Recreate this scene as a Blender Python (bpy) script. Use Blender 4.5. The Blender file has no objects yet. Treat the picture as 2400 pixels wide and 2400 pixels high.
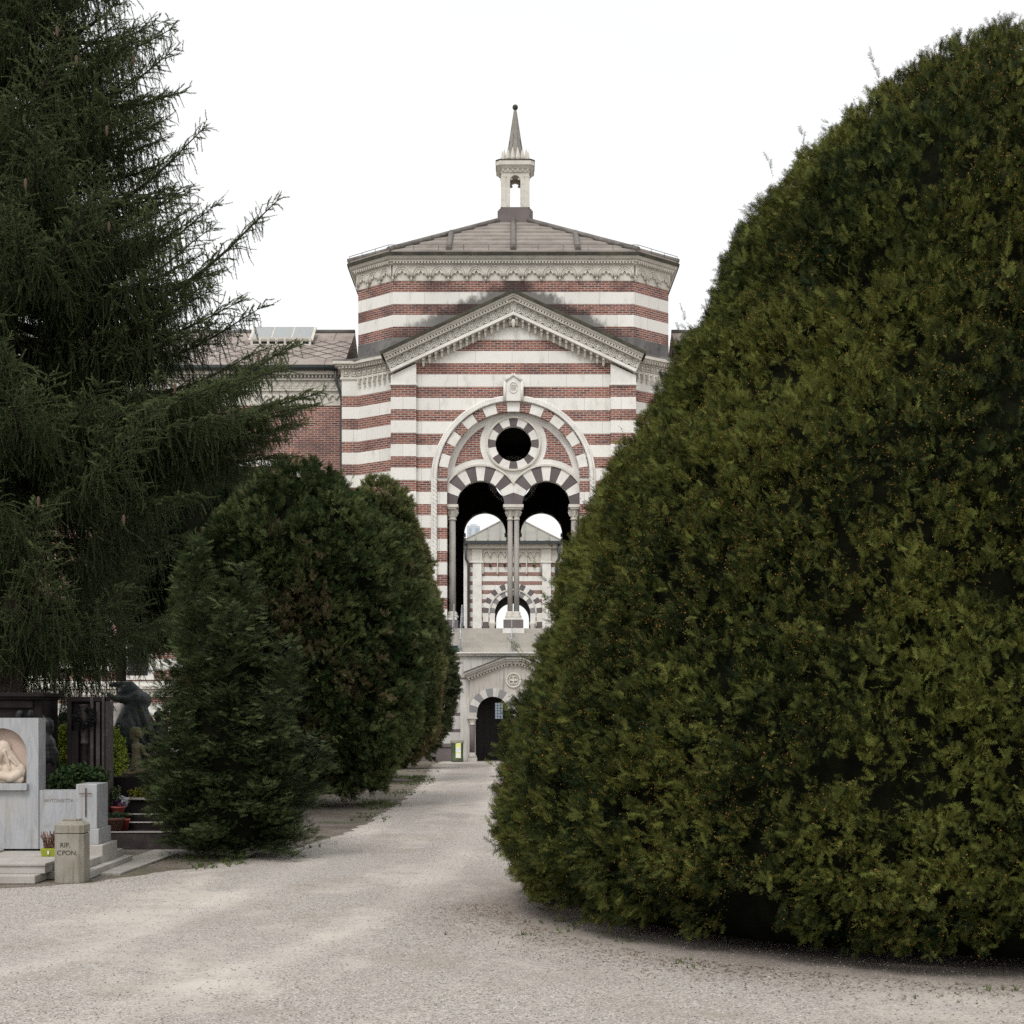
import bpy, bmesh, math, random
import numpy as np
from mathutils import Vector, Matrix
from mathutils.geometry import delaunay_2d_cdt
PI = math.pi
R = math.radians
rng = np.random.default_rng(7)
random.seed(7)
scn = bpy.context.scene
COL = scn.collection
F = 3700.0; HY = 1670.0; CZ = 1.7          # focal length in photo pixels, horizon row, eye height

def wx(px, Y): return (px - 1200.0) * Y / F
def wz(py, Y): return CZ + (HY - py) * Y / F

# ------------------------------------------------------------------ tagging
def tag(o, label=None, cat=None, group=None, kind=None):
    if label: o['label'] = label
    if cat: o['category'] = cat
    if group: o['group'] = group
    if kind: o['kind'] = kind
    return o

def empty(name, loc, label, cat, group=None):
    o = bpy.data.objects.new(name, None)
    o.empty_display_size = .3
    COL.objects.link(o); o.location = loc
    return tag(o, label, cat, group)

def link(name, me, parent=None):
    o = bpy.data.objects.new(name, me)
    COL.objects.link(o)
    if parent is not None:
        o.parent = parent
        # geometry is written in world space: undo the parents' offset
        p = parent; off = Vector((0, 0, 0))
        while p is not None:
            off += Vector(p.location); p = p.parent
        o.location = -off
    return o

# ------------------------------------------------------------------ materials
def nodes(m):
    m.use_nodes = True
    nt = m.node_tree; nt.nodes.clear()
    out = nt.nodes.new('ShaderNodeOutputMaterial')
    b = nt.nodes.new('ShaderNodeBsdfPrincipled')
    nt.links.new(b.outputs[0], out.inputs[0])
    return nt, b, out

class N:
    """small wrapper for building node trees"""
    def __init__(s, nt): s.nt = nt
    def new(s, t, **kw):
        n = s.nt.nodes.new(t)
        for k, v in kw.items(): setattr(n, k, v)
        return n
    def put(s, inp, v):
        if isinstance(v, bpy.types.NodeSocket): s.nt.links.new(v, inp)
        elif isinstance(v, (tuple, list)) and len(v) == 3 and inp.type == 'RGBA': inp.default_value = (*v, 1)
        else: inp.default_value = v
    def math(s, op, a, b=None, c=None):
        n = s.new('ShaderNodeMath', operation=op)
        s.put(n.inputs[0], a)
        if b is not None: s.put(n.inputs[1], b)
        if c is not None: s.put(n.inputs[2], c)
        return n.outputs[0]
    def mix(s, f, a, b, mode='MIX'):
        n = s.new('ShaderNodeMix', data_type='RGBA', blend_type=mode)
        s.put(n.inputs[0], f); s.put(n.inputs[6], a); s.put(n.inputs[7], b)
        return n.outputs[2]
    def noise(s, vec, scale, detail=4, rough=.55, dist=0):
        n = s.new('ShaderNodeTexNoise')
        n.inputs['Scale'].default_value = scale; n.inputs['Detail'].default_value = detail
        n.inputs['Roughness'].default_value = rough; n.inputs['Distortion'].default_value = dist
        if vec is not None: s.nt.links.new(vec, n.inputs['Vector'])
        return n.outputs['Fac']
    def ramp(s, f, p0, p1, v0=0., v1=1.):
        n = s.new('ShaderNodeMapRange'); n.interpolation_type = 'SMOOTHSTEP'
        s.put(n.inputs[0], f); n.inputs[1].default_value = p0; n.inputs[2].default_value = p1
        n.inputs[3].default_value = v0; n.inputs[4].default_value = v1
        return n.outputs[0]
    def scale(s, vec, sc):
        n = s.new('ShaderNodeMapping'); s.put(n.inputs[0], vec); n.inputs['Scale'].default_value = sc
        return n.outputs[0]
    def bump(s, h, strength, dist=.02):
        n = s.new('ShaderNodeBump'); n.inputs['Strength'].default_value = strength
        n.inputs['Distance'].default_value = dist; s.put(n.inputs['Height'], h)
        return n.outputs[0]
    def pos(s): return s.new('ShaderNodeNewGeometry').outputs['Position']
    def uv(s): return s.new('ShaderNodeUVMap').outputs[0]
    def sep(s, v):
        n = s.new('ShaderNodeSeparateXYZ'); s.put(n.inputs[0], v); return n.outputs
    def comb(s, x, y, z=0.):
        n = s.new('ShaderNodeCombineXYZ'); s.put(n.inputs[0], x); s.put(n.inputs[1], y); s.put(n.inputs[2], z)
        return n.outputs[0]

def stone(name, c1, c2, rough=.8, sc=1.0, stain=.35, stain_col=(.12, .11, .10), bump=.25, streak=False, spec=.15):
    m = bpy.data.materials.new(name); nt, b, _ = nodes(m); n = N(nt); p = n.pos()
    a = n.noise(p, 1.3 * sc, 6); f = n.noise(p, 22 * sc, 4)
    c = n.mix(n.ramp(a, .35, .65), c1, c2)
    if streak:
        st = n.noise(n.scale(p, (9 * sc, 9 * sc, .55 * sc)), 1., 5, .6)
    else:
        st = n.noise(p, 2.7 * sc, 7, .65)
    c = n.mix(n.math('MULTIPLY', n.ramp(st, .5, .72), stain), c, stain_col)
    c = n.mix(n.ramp(f, .3, .7, 0, .25), c, tuple(x * .7 for x in c1))
    n.put(b.inputs['Base Color'], c); b.inputs['Roughness'].default_value = rough
    b.inputs['Specular IOR Level'].default_value = spec
    n.put(b.inputs['Normal'], n.bump(n.noise(p, 40 * sc, 5, .65), bump, .01))
    return m

def brick_nodes(n, uv, dark=.5):
    bt = n.new('ShaderNodeTexBrick')
    n.put(bt.inputs['Vector'], uv)
    bt.inputs['Color1'].default_value = (.31, .115, .075, 1)
    bt.inputs['Color2'].default_value = (.125, .05, .042, 1)
    bt.inputs['Mortar'].default_value = (.46, .42, .39, 1)
    bt.inputs['Scale'].default_value = 1; bt.inputs['Mortar Size'].default_value = .011
    bt.inputs['Mortar Smooth'].default_value = .2; bt.inputs['Bias'].default_value = -.05
    bt.inputs['Brick Width'].default_value = .26; bt.inputs['Row Height'].default_value = .0813
    big = n.noise(uv, .55, 5, .6)
    c = n.mix(n.ramp(big, .42, .68, 0, dark), bt.outputs['Color'], (.055, .035, .036), 'MIX')
    sm = n.noise(uv, 3.1, 3)
    c = n.mix(n.ramp(sm, .55, .75, 0, .35), c, (.33, .12, .07))
    return c, bt.outputs['Fac']

P_BAND = .855; Z_BAND = 13.16 - .855 * 16
def striped(name, z0=Z_BAND, frac=.478, soot=None, dark=.5):
    m = bpy.data.materials.new(name); nt, b, _ = nodes(m); n = N(nt)
    uv = n.uv(); s = n.sep(uv)
    ph = n.math('FRACT', n.math('DIVIDE', n.math('SUBTRACT', s[1], z0), P_BAND))
    mask = n.math('LESS_THAN', ph, frac)
    suv = n.comb(s[0], n.math('SUBTRACT', s[1], z0))
    bc, bf = brick_nodes(n, suv, dark)
    jt = n.new('ShaderNodeTexBrick'); n.put(jt.inputs['Vector'], n.comb(s[0], n.math('SUBTRACT', s[1], z0 + .1)))
    jt.inputs['Color1'].default_value = (.82, .80, .75, 1); jt.inputs['Color2'].default_value = (.73, .715, .67, 1)
    jt.inputs['Mortar'].default_value = (.33, .31, .28, 1); jt.inputs['Scale'].default_value = 1
    jt.inputs['Mortar Size'].default_value = .005; jt.inputs['Brick Width'].default_value = 1.32
    jt.inputs['Row Height'].default_value = P_BAND
    st = n.noise(n.scale(uv, (1.6, .7, 1)), 1.4, 6, .65)
    wc = n.mix(n.ramp(st, .5, .78, 0, .5), jt.outputs['Color'], (.36, .335, .29))
    wc = n.mix(n.ramp(n.noise(uv, 30, 3), .3, .7, 0, .12), wc, (.4, .39, .36))
    c = n.mix(mask, wc, bc)
    if soot is not None:
        apex, slope, y_c = soot
        p = n.sep(n.pos())
        ax = n.math('ABSOLUTE', n.math('SUBTRACT', p[0], y_c))
        d = n.math('SUBTRACT', p[2], n.math('SUBTRACT', apex, n.math('MULTIPLY', ax, slope)))
        nz = n.noise(n.scale(n.pos(), (1, 1, .6)), 1.6, 6, .7)
        d2 = n.math('SUBTRACT', d, n.math('MULTIPLY', n.math('SUBTRACT', nz, .5), 1.6))
        side = n.ramp(ax, 2.6, 5.2, 1.0, .35)
        k = n.math('MULTIPLY', n.ramp(d2, -.1, .3, .8, 0.), side)
        c = n.mix(k, c, (.025, .021, .02))
    n.put(b.inputs['Base Color'], c); b.inputs['Roughness'].default_value = .85
    b.inputs['Specular IOR Level'].default_value = .25
    h = n.math('MULTIPLY', n.math('SUBTRACT', 1., bf), mask)
    h = n.math('ADD', h, n.math('MULTIPLY', n.noise(uv, 35, 4, .6), .35))
    n.put(b.inputs['Normal'], n.bump(h, .5, .015))
    return m

def brickmat(name, dark=.6):
    m = bpy.data.materials.new(name); nt, b, _ = nodes(m); n = N(nt)
    uv = n.uv(); c, f = brick_nodes(n, uv, dark)
    n.put(b.inputs['Base Color'], c); b.inputs['Roughness'].default_value = .88
    n.put(b.inputs['Normal'], n.bump(n.math('SUBTRACT', 1., f), .5, .012))
    return m

def plain(name, c, rough=.6, metal=0., emis=None, var=.15, sc=8):
    m = bpy.data.materials.new(name); nt, b, _ = nodes(m); n = N(nt)
    f = n.noise(n.pos(), sc, 4)
    cc = n.mix(n.ramp(f, .3, .7), tuple(x * (1 - var) for x in c), tuple(min(1, x * (1 + var)) for x in c))
    n.put(b.inputs['Base Color'], cc); b.inputs['Roughness'].default_value = rough
    b.inputs['Metallic'].default_value = metal
    if emis:
        b.inputs['Emission Color'].default_value = (*c, 1); b.inputs['Emission Strength'].default_value = emis
    return m

def leafmat(name, rough=.6, spec=.08, bark=(.05, .038, .03)):
    m = bpy.data.materials.new(name); nt, b, out = nodes(m); n = N(nt)
    a = n.new('ShaderNodeAttribute', attribute_name='col')
    n.put(b.inputs['Base Color'], a.outputs['Color']); b.inputs['Roughness'].default_value = rough
    b.inputs['Specular IOR Level'].default_value = spec
    tr = n.new('ShaderNodeBsdfTranslucent'); n.put(tr.inputs['Color'], a.outputs['Color'])
    mx = n.new('ShaderNodeMixShader'); mx.inputs[0].default_value = .12
    nt.links.new(b.outputs[0], mx.inputs[1]); nt.links.new(tr.outputs[0], mx.inputs[2])
    nt.links.new(mx.outputs[0], out.inputs[0])
    return m

M = {}
M['striped'] = striped('striped_brick_and_stone')
M['striped_drum'] = striped('striped_drum', z0=17.52 - .855 * 21, soot=(17.95, .47, .05), dark=.75)
M['brick'] = brickmat('red_brick')
M['brick_fine'] = brickmat('red_brick_fine', .2)
M['white'] = stone('white_stone', (.82, .80, .75), (.69, .675, .63), stain=.3, stain_col=(.33, .30, .26))
M['cream'] = stone('cream_stone', (.60, .57, .505), (.67, .64, .575), stain=.35, stain_col=(.22, .19, .155), sc=1.6)
M['dark_vous'] = stone('dark_voussoir', (.125, .105, .108), (.16, .138, .14), stain=.2)
M['grey_shaft'] = stone('grey_granite_shaft', (.34, .32, .295), (.40, .38, .35), stain=.35, sc=2, stain_col=(.13, .12, .12), streak=True)
M['lower'] = stone('weathered_lower_stone', (.55, .52, .475), (.47, .44, .395), stain=.7, stain_col=(.15, .135, .12), sc=1.3, streak=True)
M['lower_pale'] = stone('pale_plaster', (.64, .625, .59), (.54, .52, .485), stain=.65, stain_col=(.16, .15, .145), sc=1.2, streak=True)
M['grey_vous'] = stone('grey_voussoir', (.23, .23, .235), (.28, .28, .28), stain=.3)
M['dark_base'] = stone('dark_base_stone', (.15, .128, .128), (.19, .165, .16), stain=.3)
M['step'] = stone('step_stone', (.40, .38, .34), (.46, .435, .39), stain=.35, stain_col=(.24, .21, .18), sc=1.2)
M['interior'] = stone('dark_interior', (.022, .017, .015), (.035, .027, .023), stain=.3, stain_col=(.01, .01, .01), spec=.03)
M['lead'] = stone('weathered_lead', (.14, .135, .13), (.22, .21, .20), stain=.6, stain_col=(.045, .042, .04), sc=.9)
M['moss'] = stone('mossy_coping', (.05, .048, .04), (.09, .088, .06), stain=.5, stain_col=(.03, .03, .025), sc=2)
M['roofslab'] = stone('roof_slabs', (.25, .22, .195), (.315, .285, .255), stain=.4, stain_col=(.12, .105, .1), sc=.9, streak=False)
M['rib'] = stone('roof_rib', (.16, .145, .135), (.23, .21, .19), stain=.6, stain_col=(.055, .05, .047), sc=2)
M['interior_pale'] = M['cream']
M['gutter'] = plain('gutter_metal', (.045, .052, .055), .4, .3)
M['pipe'] = plain('downpipe_metal', (.07, .075, .08), .45, .3)
M['rail'] = plain('galvanised_rail', (.42, .45, .49), .45, .5)
M['door'] = plain('dark_wood_door', (.012, .008, .007), .5)
M['pane'] = plain('daylight_emission_pane', (.45, .52, .6), .3, emis=.45)  # weak emission stands in for daylight coming through the pane
M['glass'] = plain('skylight_glass', (.30, .32, .32), .25, 0, var=.05)
M['zinc'] = plain('zinc_roof', (.30, .29, .255), .5, .1, var=.08, sc=1)
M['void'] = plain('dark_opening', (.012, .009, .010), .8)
M['bronze'] = stone('dark_bronze', (.028, .033, .034), (.055, .063, .064), rough=.38, stain=.5, spec=.25, stain_col=(.09, .105, .10), sc=5, bump=.15)
M['blackbronze'] = stone('black_bronze', (.012, .012, .013), (.022, .022, .024), rough=.4, stain=.2, spec=.25, sc=5, bump=.1)
M['greenstone'] = stone('mossy_stone_figure', (.10, .088, .048), (.16, .14, .085), rough=.7, stain=.5, stain_col=(.30, .28, .21), sc=6)
M['relief'] = stone('cream_relief_marble', (.56, .46, .37), (.62, .53, .44), rough=.55, stain=.3, stain_col=(.44, .35, .28), sc=4, bump=.08)
M['relief_back'] = stone('rose_niche', (.48, .36, .30), (.52, .41, .35), rough=.7, stain=.2, stain_col=(.38, .29, .24), sc=4)
M['granite'] = stone('dark_granite', (.018, .015, .015), (.028, .023, .023), rough=.5, stain=.2, spec=.03, stain_col=(.05, .045, .043), sc=3, bump=.1)
M['granite_mid'] = stone('brown_granite', (.046, .038, .037), (.066, .055, .053), rough=.55, stain=.4, stain_col=(.16, .14, .13), sc=3, bump=.1)
M['post'] = stone('mossy_limestone', (.27, .25, .205), (.33, .31, .265), stain=.65, stain_col=(.125, .12, .07), sc=4, bump=.5, streak=True)
M['slab'] = stone('grave_slab', (.40, .37, .34), (.45, .43, .40), stain=.45, stain_col=(.22, .19, .16), sc=2)
M['path_slab'] = stone('kerb_concrete', (.30, .28, .25), (.36, .34, .31), stain=.5, stain_col=(.16, .16, .11), sc=2)
M['letters'] = plain('dark_lettering', (.035, .022, .02), .7)
M['letters_faint'] = plain('faint_lettering', (.22, .18, .17), .7)
M['rust'] = plain('rusty_iron', (.10, .045, .03), .7)
M['lime'] = plain('lime_plastic', (.28, .32, .02), .4)
M['tagwhite'] = plain('white_plastic', (.75, .75, .78), .4)
M['terracotta'] = plain('terracotta', (.26, .045, .03), .55)
M['basket'] = plain('brown_pot', (.10, .045, .035), .8, var=.4, sc=60)
M['bin'] = plain('bin_green', (.06, .085, .04), .5)
M['label_y'] = plain('label_yellow', (.75, .78, .28), .5, var=.03)
M['label_w'] = plain('label_white', (.78, .82, .84), .5, var=.03)
M['label_b'] = plain('label_blue', (.35, .5, .7), .5, var=.03)
M['bark'] = stone('bark', (.075, .06, .05), (.12, .10, .085), stain=.6, stain_col=(.03, .025, .022), sc=6, bump=.9, streak=True)
M['bark_dark'] = stone('bark_dark', (.035, .026, .023), (.05, .038, .034), stain=.4, stain_col=(.02, .015, .013), sc=6, bump=.9, streak=True)
M['hull_shade'] = stone('hull_shade_colour', (.007, .008, .005), (.011, .012, .007), stain=.3, stain_col=(.005, .005, .004), sc=6, bump=.9, spec=0.)  # near-black colour of the bush hulls, shade painted in behind the sprigs
M['leaf'] = leafmat('needle_foliage')
M['tower'] = plain('haze_tinted_cladding', (.55, .60, .64), .5, var=.04, sc=.3)  # distance haze mixed into this colour and the glass below
M['tower_glass'] = plain('haze_tinted_glass', (.38, .46, .54), .3, var=.08, sc=.3)
M['cone'] = plain('spruce_cone', (.085, .05, .03), .8, var=.5, sc=120)
M['spire'] = stone('spire_stone', (.33, .31, .28), (.26, .245, .22), stain=.6, stain_col=(.12, .11, .10), sc=2.5)
M['teal'] = plain('dark_green_box', (.01, .05, .045), .5)

def marble():
    m = bpy.data.materials.new('veined_marble'); nt, b, _ = nodes(m); n = N(nt); p = n.pos()
    w = n.new('ShaderNodeTexNoise'); w.inputs['Scale'].default_value = 2.2; w.inputs['Detail'].default_value = 6
    w.inputs['Distortion'].default_value = 1.4
    mp = n.new('ShaderNodeMapping'); mp.inputs['Rotation'].default_value = (0, R(-28), 0); mp.inputs['Scale'].default_value = (3.2, 1, .8)
    n.put(mp.inputs[0], p); nt.links.new(mp.outputs[0], w.inputs['Vector'])
    v = n.math('ABSOLUTE', n.math('SUBTRACT', w.outputs['Fac'], .5))
    c = n.mix(n.ramp(v, 0, .09, .45, 0), (.37, .38, .395), (.26, .275, .30))
    c = n.mix(n.ramp(n.noise(p, 1.3, 4), .48, .72, 0, .55), c, (.40, .375, .34))
    st = n.noise(n.scale(p, (16, 16, 1.0)), 1.2, 5, .6)
    c = n.mix(n.ramp(st, .5, .72, 0, .6), c, (.215, .20, .165))
    c = n.mix(n.ramp(n.noise(p, 5, 6, .7), .55, .72, 0, .5), c, (.25, .22, .18))
    n.put(b.inputs['Base Color'], c); b.inputs['Roughness'].default_value = .5
    n.put(b.inputs['Normal'], n.bump(n.noise(p, 60, 4), .1, .005))
    return m
M['marble'] = marble()

def tile_roof():
    m = bpy.data.materials.new('diamond_tile_roof'); nt, b, _ = nodes(m); n = N(nt)
    s = n.sep(n.pos())
    a = n.math('FRACT', n.math('ADD', n.math('MULTIPLY', s[0], 1.25), n.math('MULTIPLY', s[1], 1.55)))
    c_ = n.math('FRACT', n.math('SUBTRACT', n.math('MULTIPLY', s[0], 1.25), n.math('MULTIPLY', s[1], 1.55)))
    l = n.math('MINIMUM', a, c_)
    line = n.math('LESS_THAN', l, .13)
    cell = n.noise(n.pos(), 1.7, 3)
    base = n.mix(n.ramp(cell, .3, .7), (.24, .20, .175), (.36, .31, .275))
    low = n.math('LESS_THAN', s[2], 15.3); high = n.math('GREATER_THAN', s[2], 16.55)
    plainm = n.math('MAXIMUM', low, high)
    c = n.mix(n.math('MULTIPLY', line, n.math('SUBTRACT', 1., plainm)), base, (.035, .03, .03))
    slabs = n.math('LESS_THAN', n.math('FRACT', n.math('MULTIPLY', s[0], .7)), .02)
    c = n.mix(n.math('MULTIPLY', slabs, plainm), c, (.06, .055, .05))
    c = n.mix(plainm, c, (.21, .18, .165), 'MULTIPLY') if False else c
    n.put(b.inputs['Base Color'], c); b.inputs['Roughness'].default_value = .8
    n.put(b.inputs['Normal'], n.bump(n.math('SUBTRACT', 1., line), .6, .04))
    return m
M['tiles'] = tile_roof()

def gravel():
    m = bpy.data.materials.new('gravel'); nt, b, _ = nodes(m); n = N(nt); p = n.pos()
    wear = n.noise(n.scale(p, (1.0, .45, 1)), .55, 5, .6, .4)
    wear2 = n.noise(p, 2.3, 5, .6)
    vo = n.new('ShaderNodeTexVoronoi'); vo.inputs['Scale'].default_value = 95; n.put(vo.inputs['Vector'], p)
    sepc = n.sep(vo.outputs['Color'])
    g1 = n.mix(sepc[0], (.25, .225, .195), (.545, .505, .455))
    g1 = n.mix(n.math('GREATER_THAN', sepc[1], .9), g1, (.16, .145, .135))
    g1 = n.mix(n.math('GREATER_THAN', sepc[2], .94), g1, (.70, .67, .64))
    vo2 = n.new('ShaderNodeTexVoronoi'); vo2.inputs['Scale'].default_value = 42; n.put(vo2.inputs['Vector'], p)
    s2 = n.sep(vo2.outputs['Color'])
    coarse = n.math('MULTIPLY', n.math('GREATER_THAN', s2[0], .82), n.math('LESS_THAN', vo2.outputs['Distance'], .32))
    g1 = n.mix(n.math('MULTIPLY', coarse, .8), g1, n.mix(s2[1], (.20, .18, .165), (.62, .60, .57)))
    fine = n.mix(n.noise(p, 160, 3), (.49, .44, .385), (.63, .575, .51))
    worn = n.ramp(n.math('ADD', wear, n.math('MULTIPLY', n.math('SUBTRACT', wear2, .5), .35)), .5, .66)
    c = n.mix(n.math('MULTIPLY', worn, .75), g1, fine)
    mid = n.noise(p, 19, 4, .7)
    c = n.mix(n.ramp(mid, .5, .75, 0, .45), c, (.25, .225, .205))
    c = n.mix(n.ramp(mid, .5, .28, 0, .35), c, (.60, .57, .53))
    big = n.noise(p, .23, 4)
    c = n.mix(n.ramp(big, .3, .7, 0, .3), c, (.36, .33, .31), 'MIX')
    dirt = n.noise(n.scale(p, (1, .7, 1)), .9, 6, .7)
    c = n.mix(n.ramp(dirt, .5, .75, 0, .6), c, (.285, .235, .19))
    c = n.mix(n.ramp(n.noise(n.scale(p, (.8, .35, 1)), .8, 6, .7), .5, .7, 0, .5), c, (.33, .29, .255))
    # litter and soil that has gathered round the foot of the large yew
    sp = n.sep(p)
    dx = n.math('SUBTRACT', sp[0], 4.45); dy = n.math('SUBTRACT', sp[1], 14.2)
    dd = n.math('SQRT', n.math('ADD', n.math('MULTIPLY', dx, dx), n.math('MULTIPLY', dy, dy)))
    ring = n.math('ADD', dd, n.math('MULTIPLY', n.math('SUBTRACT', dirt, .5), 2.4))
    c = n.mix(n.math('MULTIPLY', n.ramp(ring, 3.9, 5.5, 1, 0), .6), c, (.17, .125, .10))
    # two wheel tracks worn pale, bending from the doorway towards the lower left
    ex = n.math('POWER', 2.718, n.math('MULTIPLY', n.math('SUBTRACT', sp[1], 9.5), -.2))
    tx = n.math('SUBTRACT', sp[0], n.math('SUBTRACT', -1.2, n.math('MULTIPLY', ex, 1.6)))
    off = n.math('ABSOLUTE', n.math('SUBTRACT', n.math('ABSOLUTE', n.math('ADD', tx, n.math('MULTIPLY', n.math('SUBTRACT', wear2, .5), .35))), .78))
    trk = n.math('MULTIPLY', n.ramp(off, .04, .34, 1, 0), n.ramp(wear, .38, .6, .25, .8))
    c = n.mix(n.math('MULTIPLY', trk, .5), c, (.64, .59, .53))
    n.put(b.inputs['Base Color'], c); b.inputs['Roughness'].default_value = .92
    b.inputs['Specular IOR Level'].default_value = .15
    h = n.math('ADD', vo.outputs['Distance'], n.math('MULTIPLY', coarse, .8))
    h = n.math('MULTIPLY', h, n.math('SUBTRACT', 1.1, worn))
    h = n.math('ADD', h, n.math('MULTIPLY', wear2, 1.5))
    n.put(b.inputs['Normal'], n.bump(h, .55, .006))
    return m
M['gravel'] = gravel()

def soil():
    m = bpy.data.materials.new('soil'); nt, b, _ = nodes(m); n = N(nt); p = n.pos()
    a = n.noise(p, 1.1, 6, .65); f = n.noise(p, 60, 4, .7)
    c = n.mix(n.ramp(a, .35, .65), (.13, .105, .08), (.27, .24, .205))
    c = n.mix(n.ramp(f, .35, .7), c, (.10, .08, .06))
    gr = n.noise(p, .8, 5, .7)
    c = n.mix(n.ramp(gr, .52, .62, 0, .55), c, (.07, .085, .025))
    n.put(b.inputs['Base Color'], c); b.inputs['Roughness'].default_value = .95
    n.put(b.inputs['Normal'], n.bump(f, .6, .02))
    return m
M['soil'] = soil()

# ------------------------------------------------------------------ mesh builder
class MB:
    def __init__(s): s.v = []; s.f = []; s.m = []; s.mats = []; s.cur = 0; s.sm = []; s.smooth = False
    def mat(s, key):
        k = M[key]
        if k not in s.mats: s.mats.append(k)
        s.cur = s.mats.index(k); return s
    def face(s, idx): s.f.append(tuple(idx)); s.m.append(s.cur); s.sm.append(s.smooth)
    def box(s, x0, x1, y0, y1, z0, z1):
        i = len(s.v)
        s.v += [(x0, y0, z0), (x1, y0, z0), (x1, y1, z0), (x0, y1, z0), (x0, y0, z1), (x1, y0, z1), (x1, y1, z1), (x0, y1, z1)]
        for q in ((0, 1, 5, 4), (1, 2, 6, 5), (2, 3, 7, 6), (3, 0, 4, 7), (4, 5, 6, 7), (3, 2, 1, 0)): s.face([i + k for k in q])
        return s
    def obox(s, c, u, v, w, hu, hv, hw):
        c = Vector(c); u = Vector(u).normalized() * hu; v = Vector(v).normalized() * hv; w = Vector(w).normalized() * hw
        i = len(s.v)
        for a, b_, d in ((-1, -1, -1), (1, -1, -1), (1, 1, -1), (-1, 1, -1), (-1, -1, 1), (1, -1, 1), (1, 1, 1), (-1, 1, 1)):
            s.v.append(tuple(c + u * a + v * b_ + w * d))
        for q in ((0, 1, 5, 4), (1, 2, 6, 5), (2, 3, 7, 6), (3, 0, 4, 7), (4, 5, 6, 7), (3, 2, 1, 0)): s.face([i + k for k in q])
        return s
    def prism(s, pts, z0, z1, pts2=None, cap=True):
        """pts: counter-clockwise plan polygon"""
        n = len(pts); i = len(s.v); pts2 = pts2 or pts
        s.v += [(x, y, z0) for x, y in pts] + [(x, y, z1) for x, y in pts2]
        for k in range(n): s.face((i + k, i + (k + 1) % n, i + n + (k + 1) % n, i + n + k))
        if cap: s.face([i + n + k for k in range(n)]); s.face([i + n - 1 - k for k in range(n)])
        return s
    def slabxz(s, pts, y0, y1):
        """polygon in the xz plane (counter-clockwise seen from the camera) from y0 (front) to y1"""
        n = len(pts); i = len(s.v)
        s.v += [(x, y0, z) for x, z in pts] + [(x, y1, z) for x, z in pts]
        for k in range(n): s.face((i + k, i + n + k, i + n + (k + 1) % n, i + (k + 1) % n))
        s.face([i + k for k in range(n)]); s.face([i + 2 * n - 1 - k for k in range(n)])
        return s
    def tube(s, pts, r, n=8, cap=True):
        pts = [Vector(p) for p in pts]; i0 = len(s.v); rs = r if isinstance(r, (list, tuple)) else [r] * len(pts)
        up = Vector((0, 0, 1)); prev = None
        for k, p in enumerate(pts):
            d = (pts[min(k + 1, len(pts) - 1)] - pts[max(k - 1, 0)]).normalized()
            if prev is None:
                a = d.orthogonal().normalized()
            else:
                a = (prev - d * prev.dot(d)); a = a.normalized() if a.length > 1e-6 else d.orthogonal().normalized()
            prev = a; b = d.cross(a)
            for j in range(n):
                t = 2 * PI * j / n; s.v.append(tuple(p + (a * math.cos(t) + b * math.sin(t)) * rs[k]))
        sm = s.smooth; s.smooth = True
        for k in range(len(pts) - 1):
            for j in range(n):
                a0 = i0 + k * n + j; a1 = i0 + k * n + (j + 1) % n
                s.face((a0, a1, a1 + n, a0 + n))
        s.smooth = sm
        if cap:
            s.face([i0 + n - 1 - j for j in range(n)]); e = i0 + (len(pts) - 1) * n; s.face([e + j for j in range(n)])
        return s
    def lathe(s, cx, cy, prof, n=16, smooth=True):
        i0 = len(s.v)
        for r, z in prof:
            for j in range(n):
                t = 2 * PI * j / n + PI / n; s.v.append((cx + r * math.cos(t), cy + r * math.sin(t), z))
        sm = s.smooth; s.smooth = smooth
        for k in range(len(prof) - 1):
            for j in range(n):
                a0 = i0 + k * n + j; a1 = i0 + k * n + (j + 1) % n; s.face((a0, a1, a1 + n, a0 + n))
        s.smooth = sm
        s.face([i0 + n - 1 - j for j in range(n)]); e = i0 + (len(prof) - 1) * n; s.face([e + j for j in range(n)])
        return s
    def ring(s, cx, cz, r0, r1, a0, a1, y0, y1, seg=6, clip=None):
        """sector of a ring in the xz plane"""
        pts = [(cx + r1 * math.cos(a0 + (a1 - a0) * k / seg), cz + r1 * math.sin(a0 + (a1 - a0) * k / seg)) for k in range(seg + 1)]
        pts += [(cx + r0 * math.cos(a1 - (a1 - a0) * k / seg), cz + r0 * math.sin(a1 - (a1 - a0) * k / seg)) for k in range(seg + 1)]
        if clip:
            for (axis, lim, sg) in clip:
                out = []
                for k in range(len(pts)):
                    p, q = pts[k], pts[(k + 1) % len(pts)]
                    ip = (p[axis] - lim) * sg >= 0; iq = (q[axis] - lim) * sg >= 0
                    if ip: out.append(p)
                    if ip != iq:
                        t = (lim - p[axis]) / (q[axis] - p[axis]); out.append((p[0] + (q[0] - p[0]) * t, p[1] + (q[1] - p[1]) * t))
                pts = out
                if len(pts) < 3: return s
        return s.slabxz(pts, y0, y1)
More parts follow.
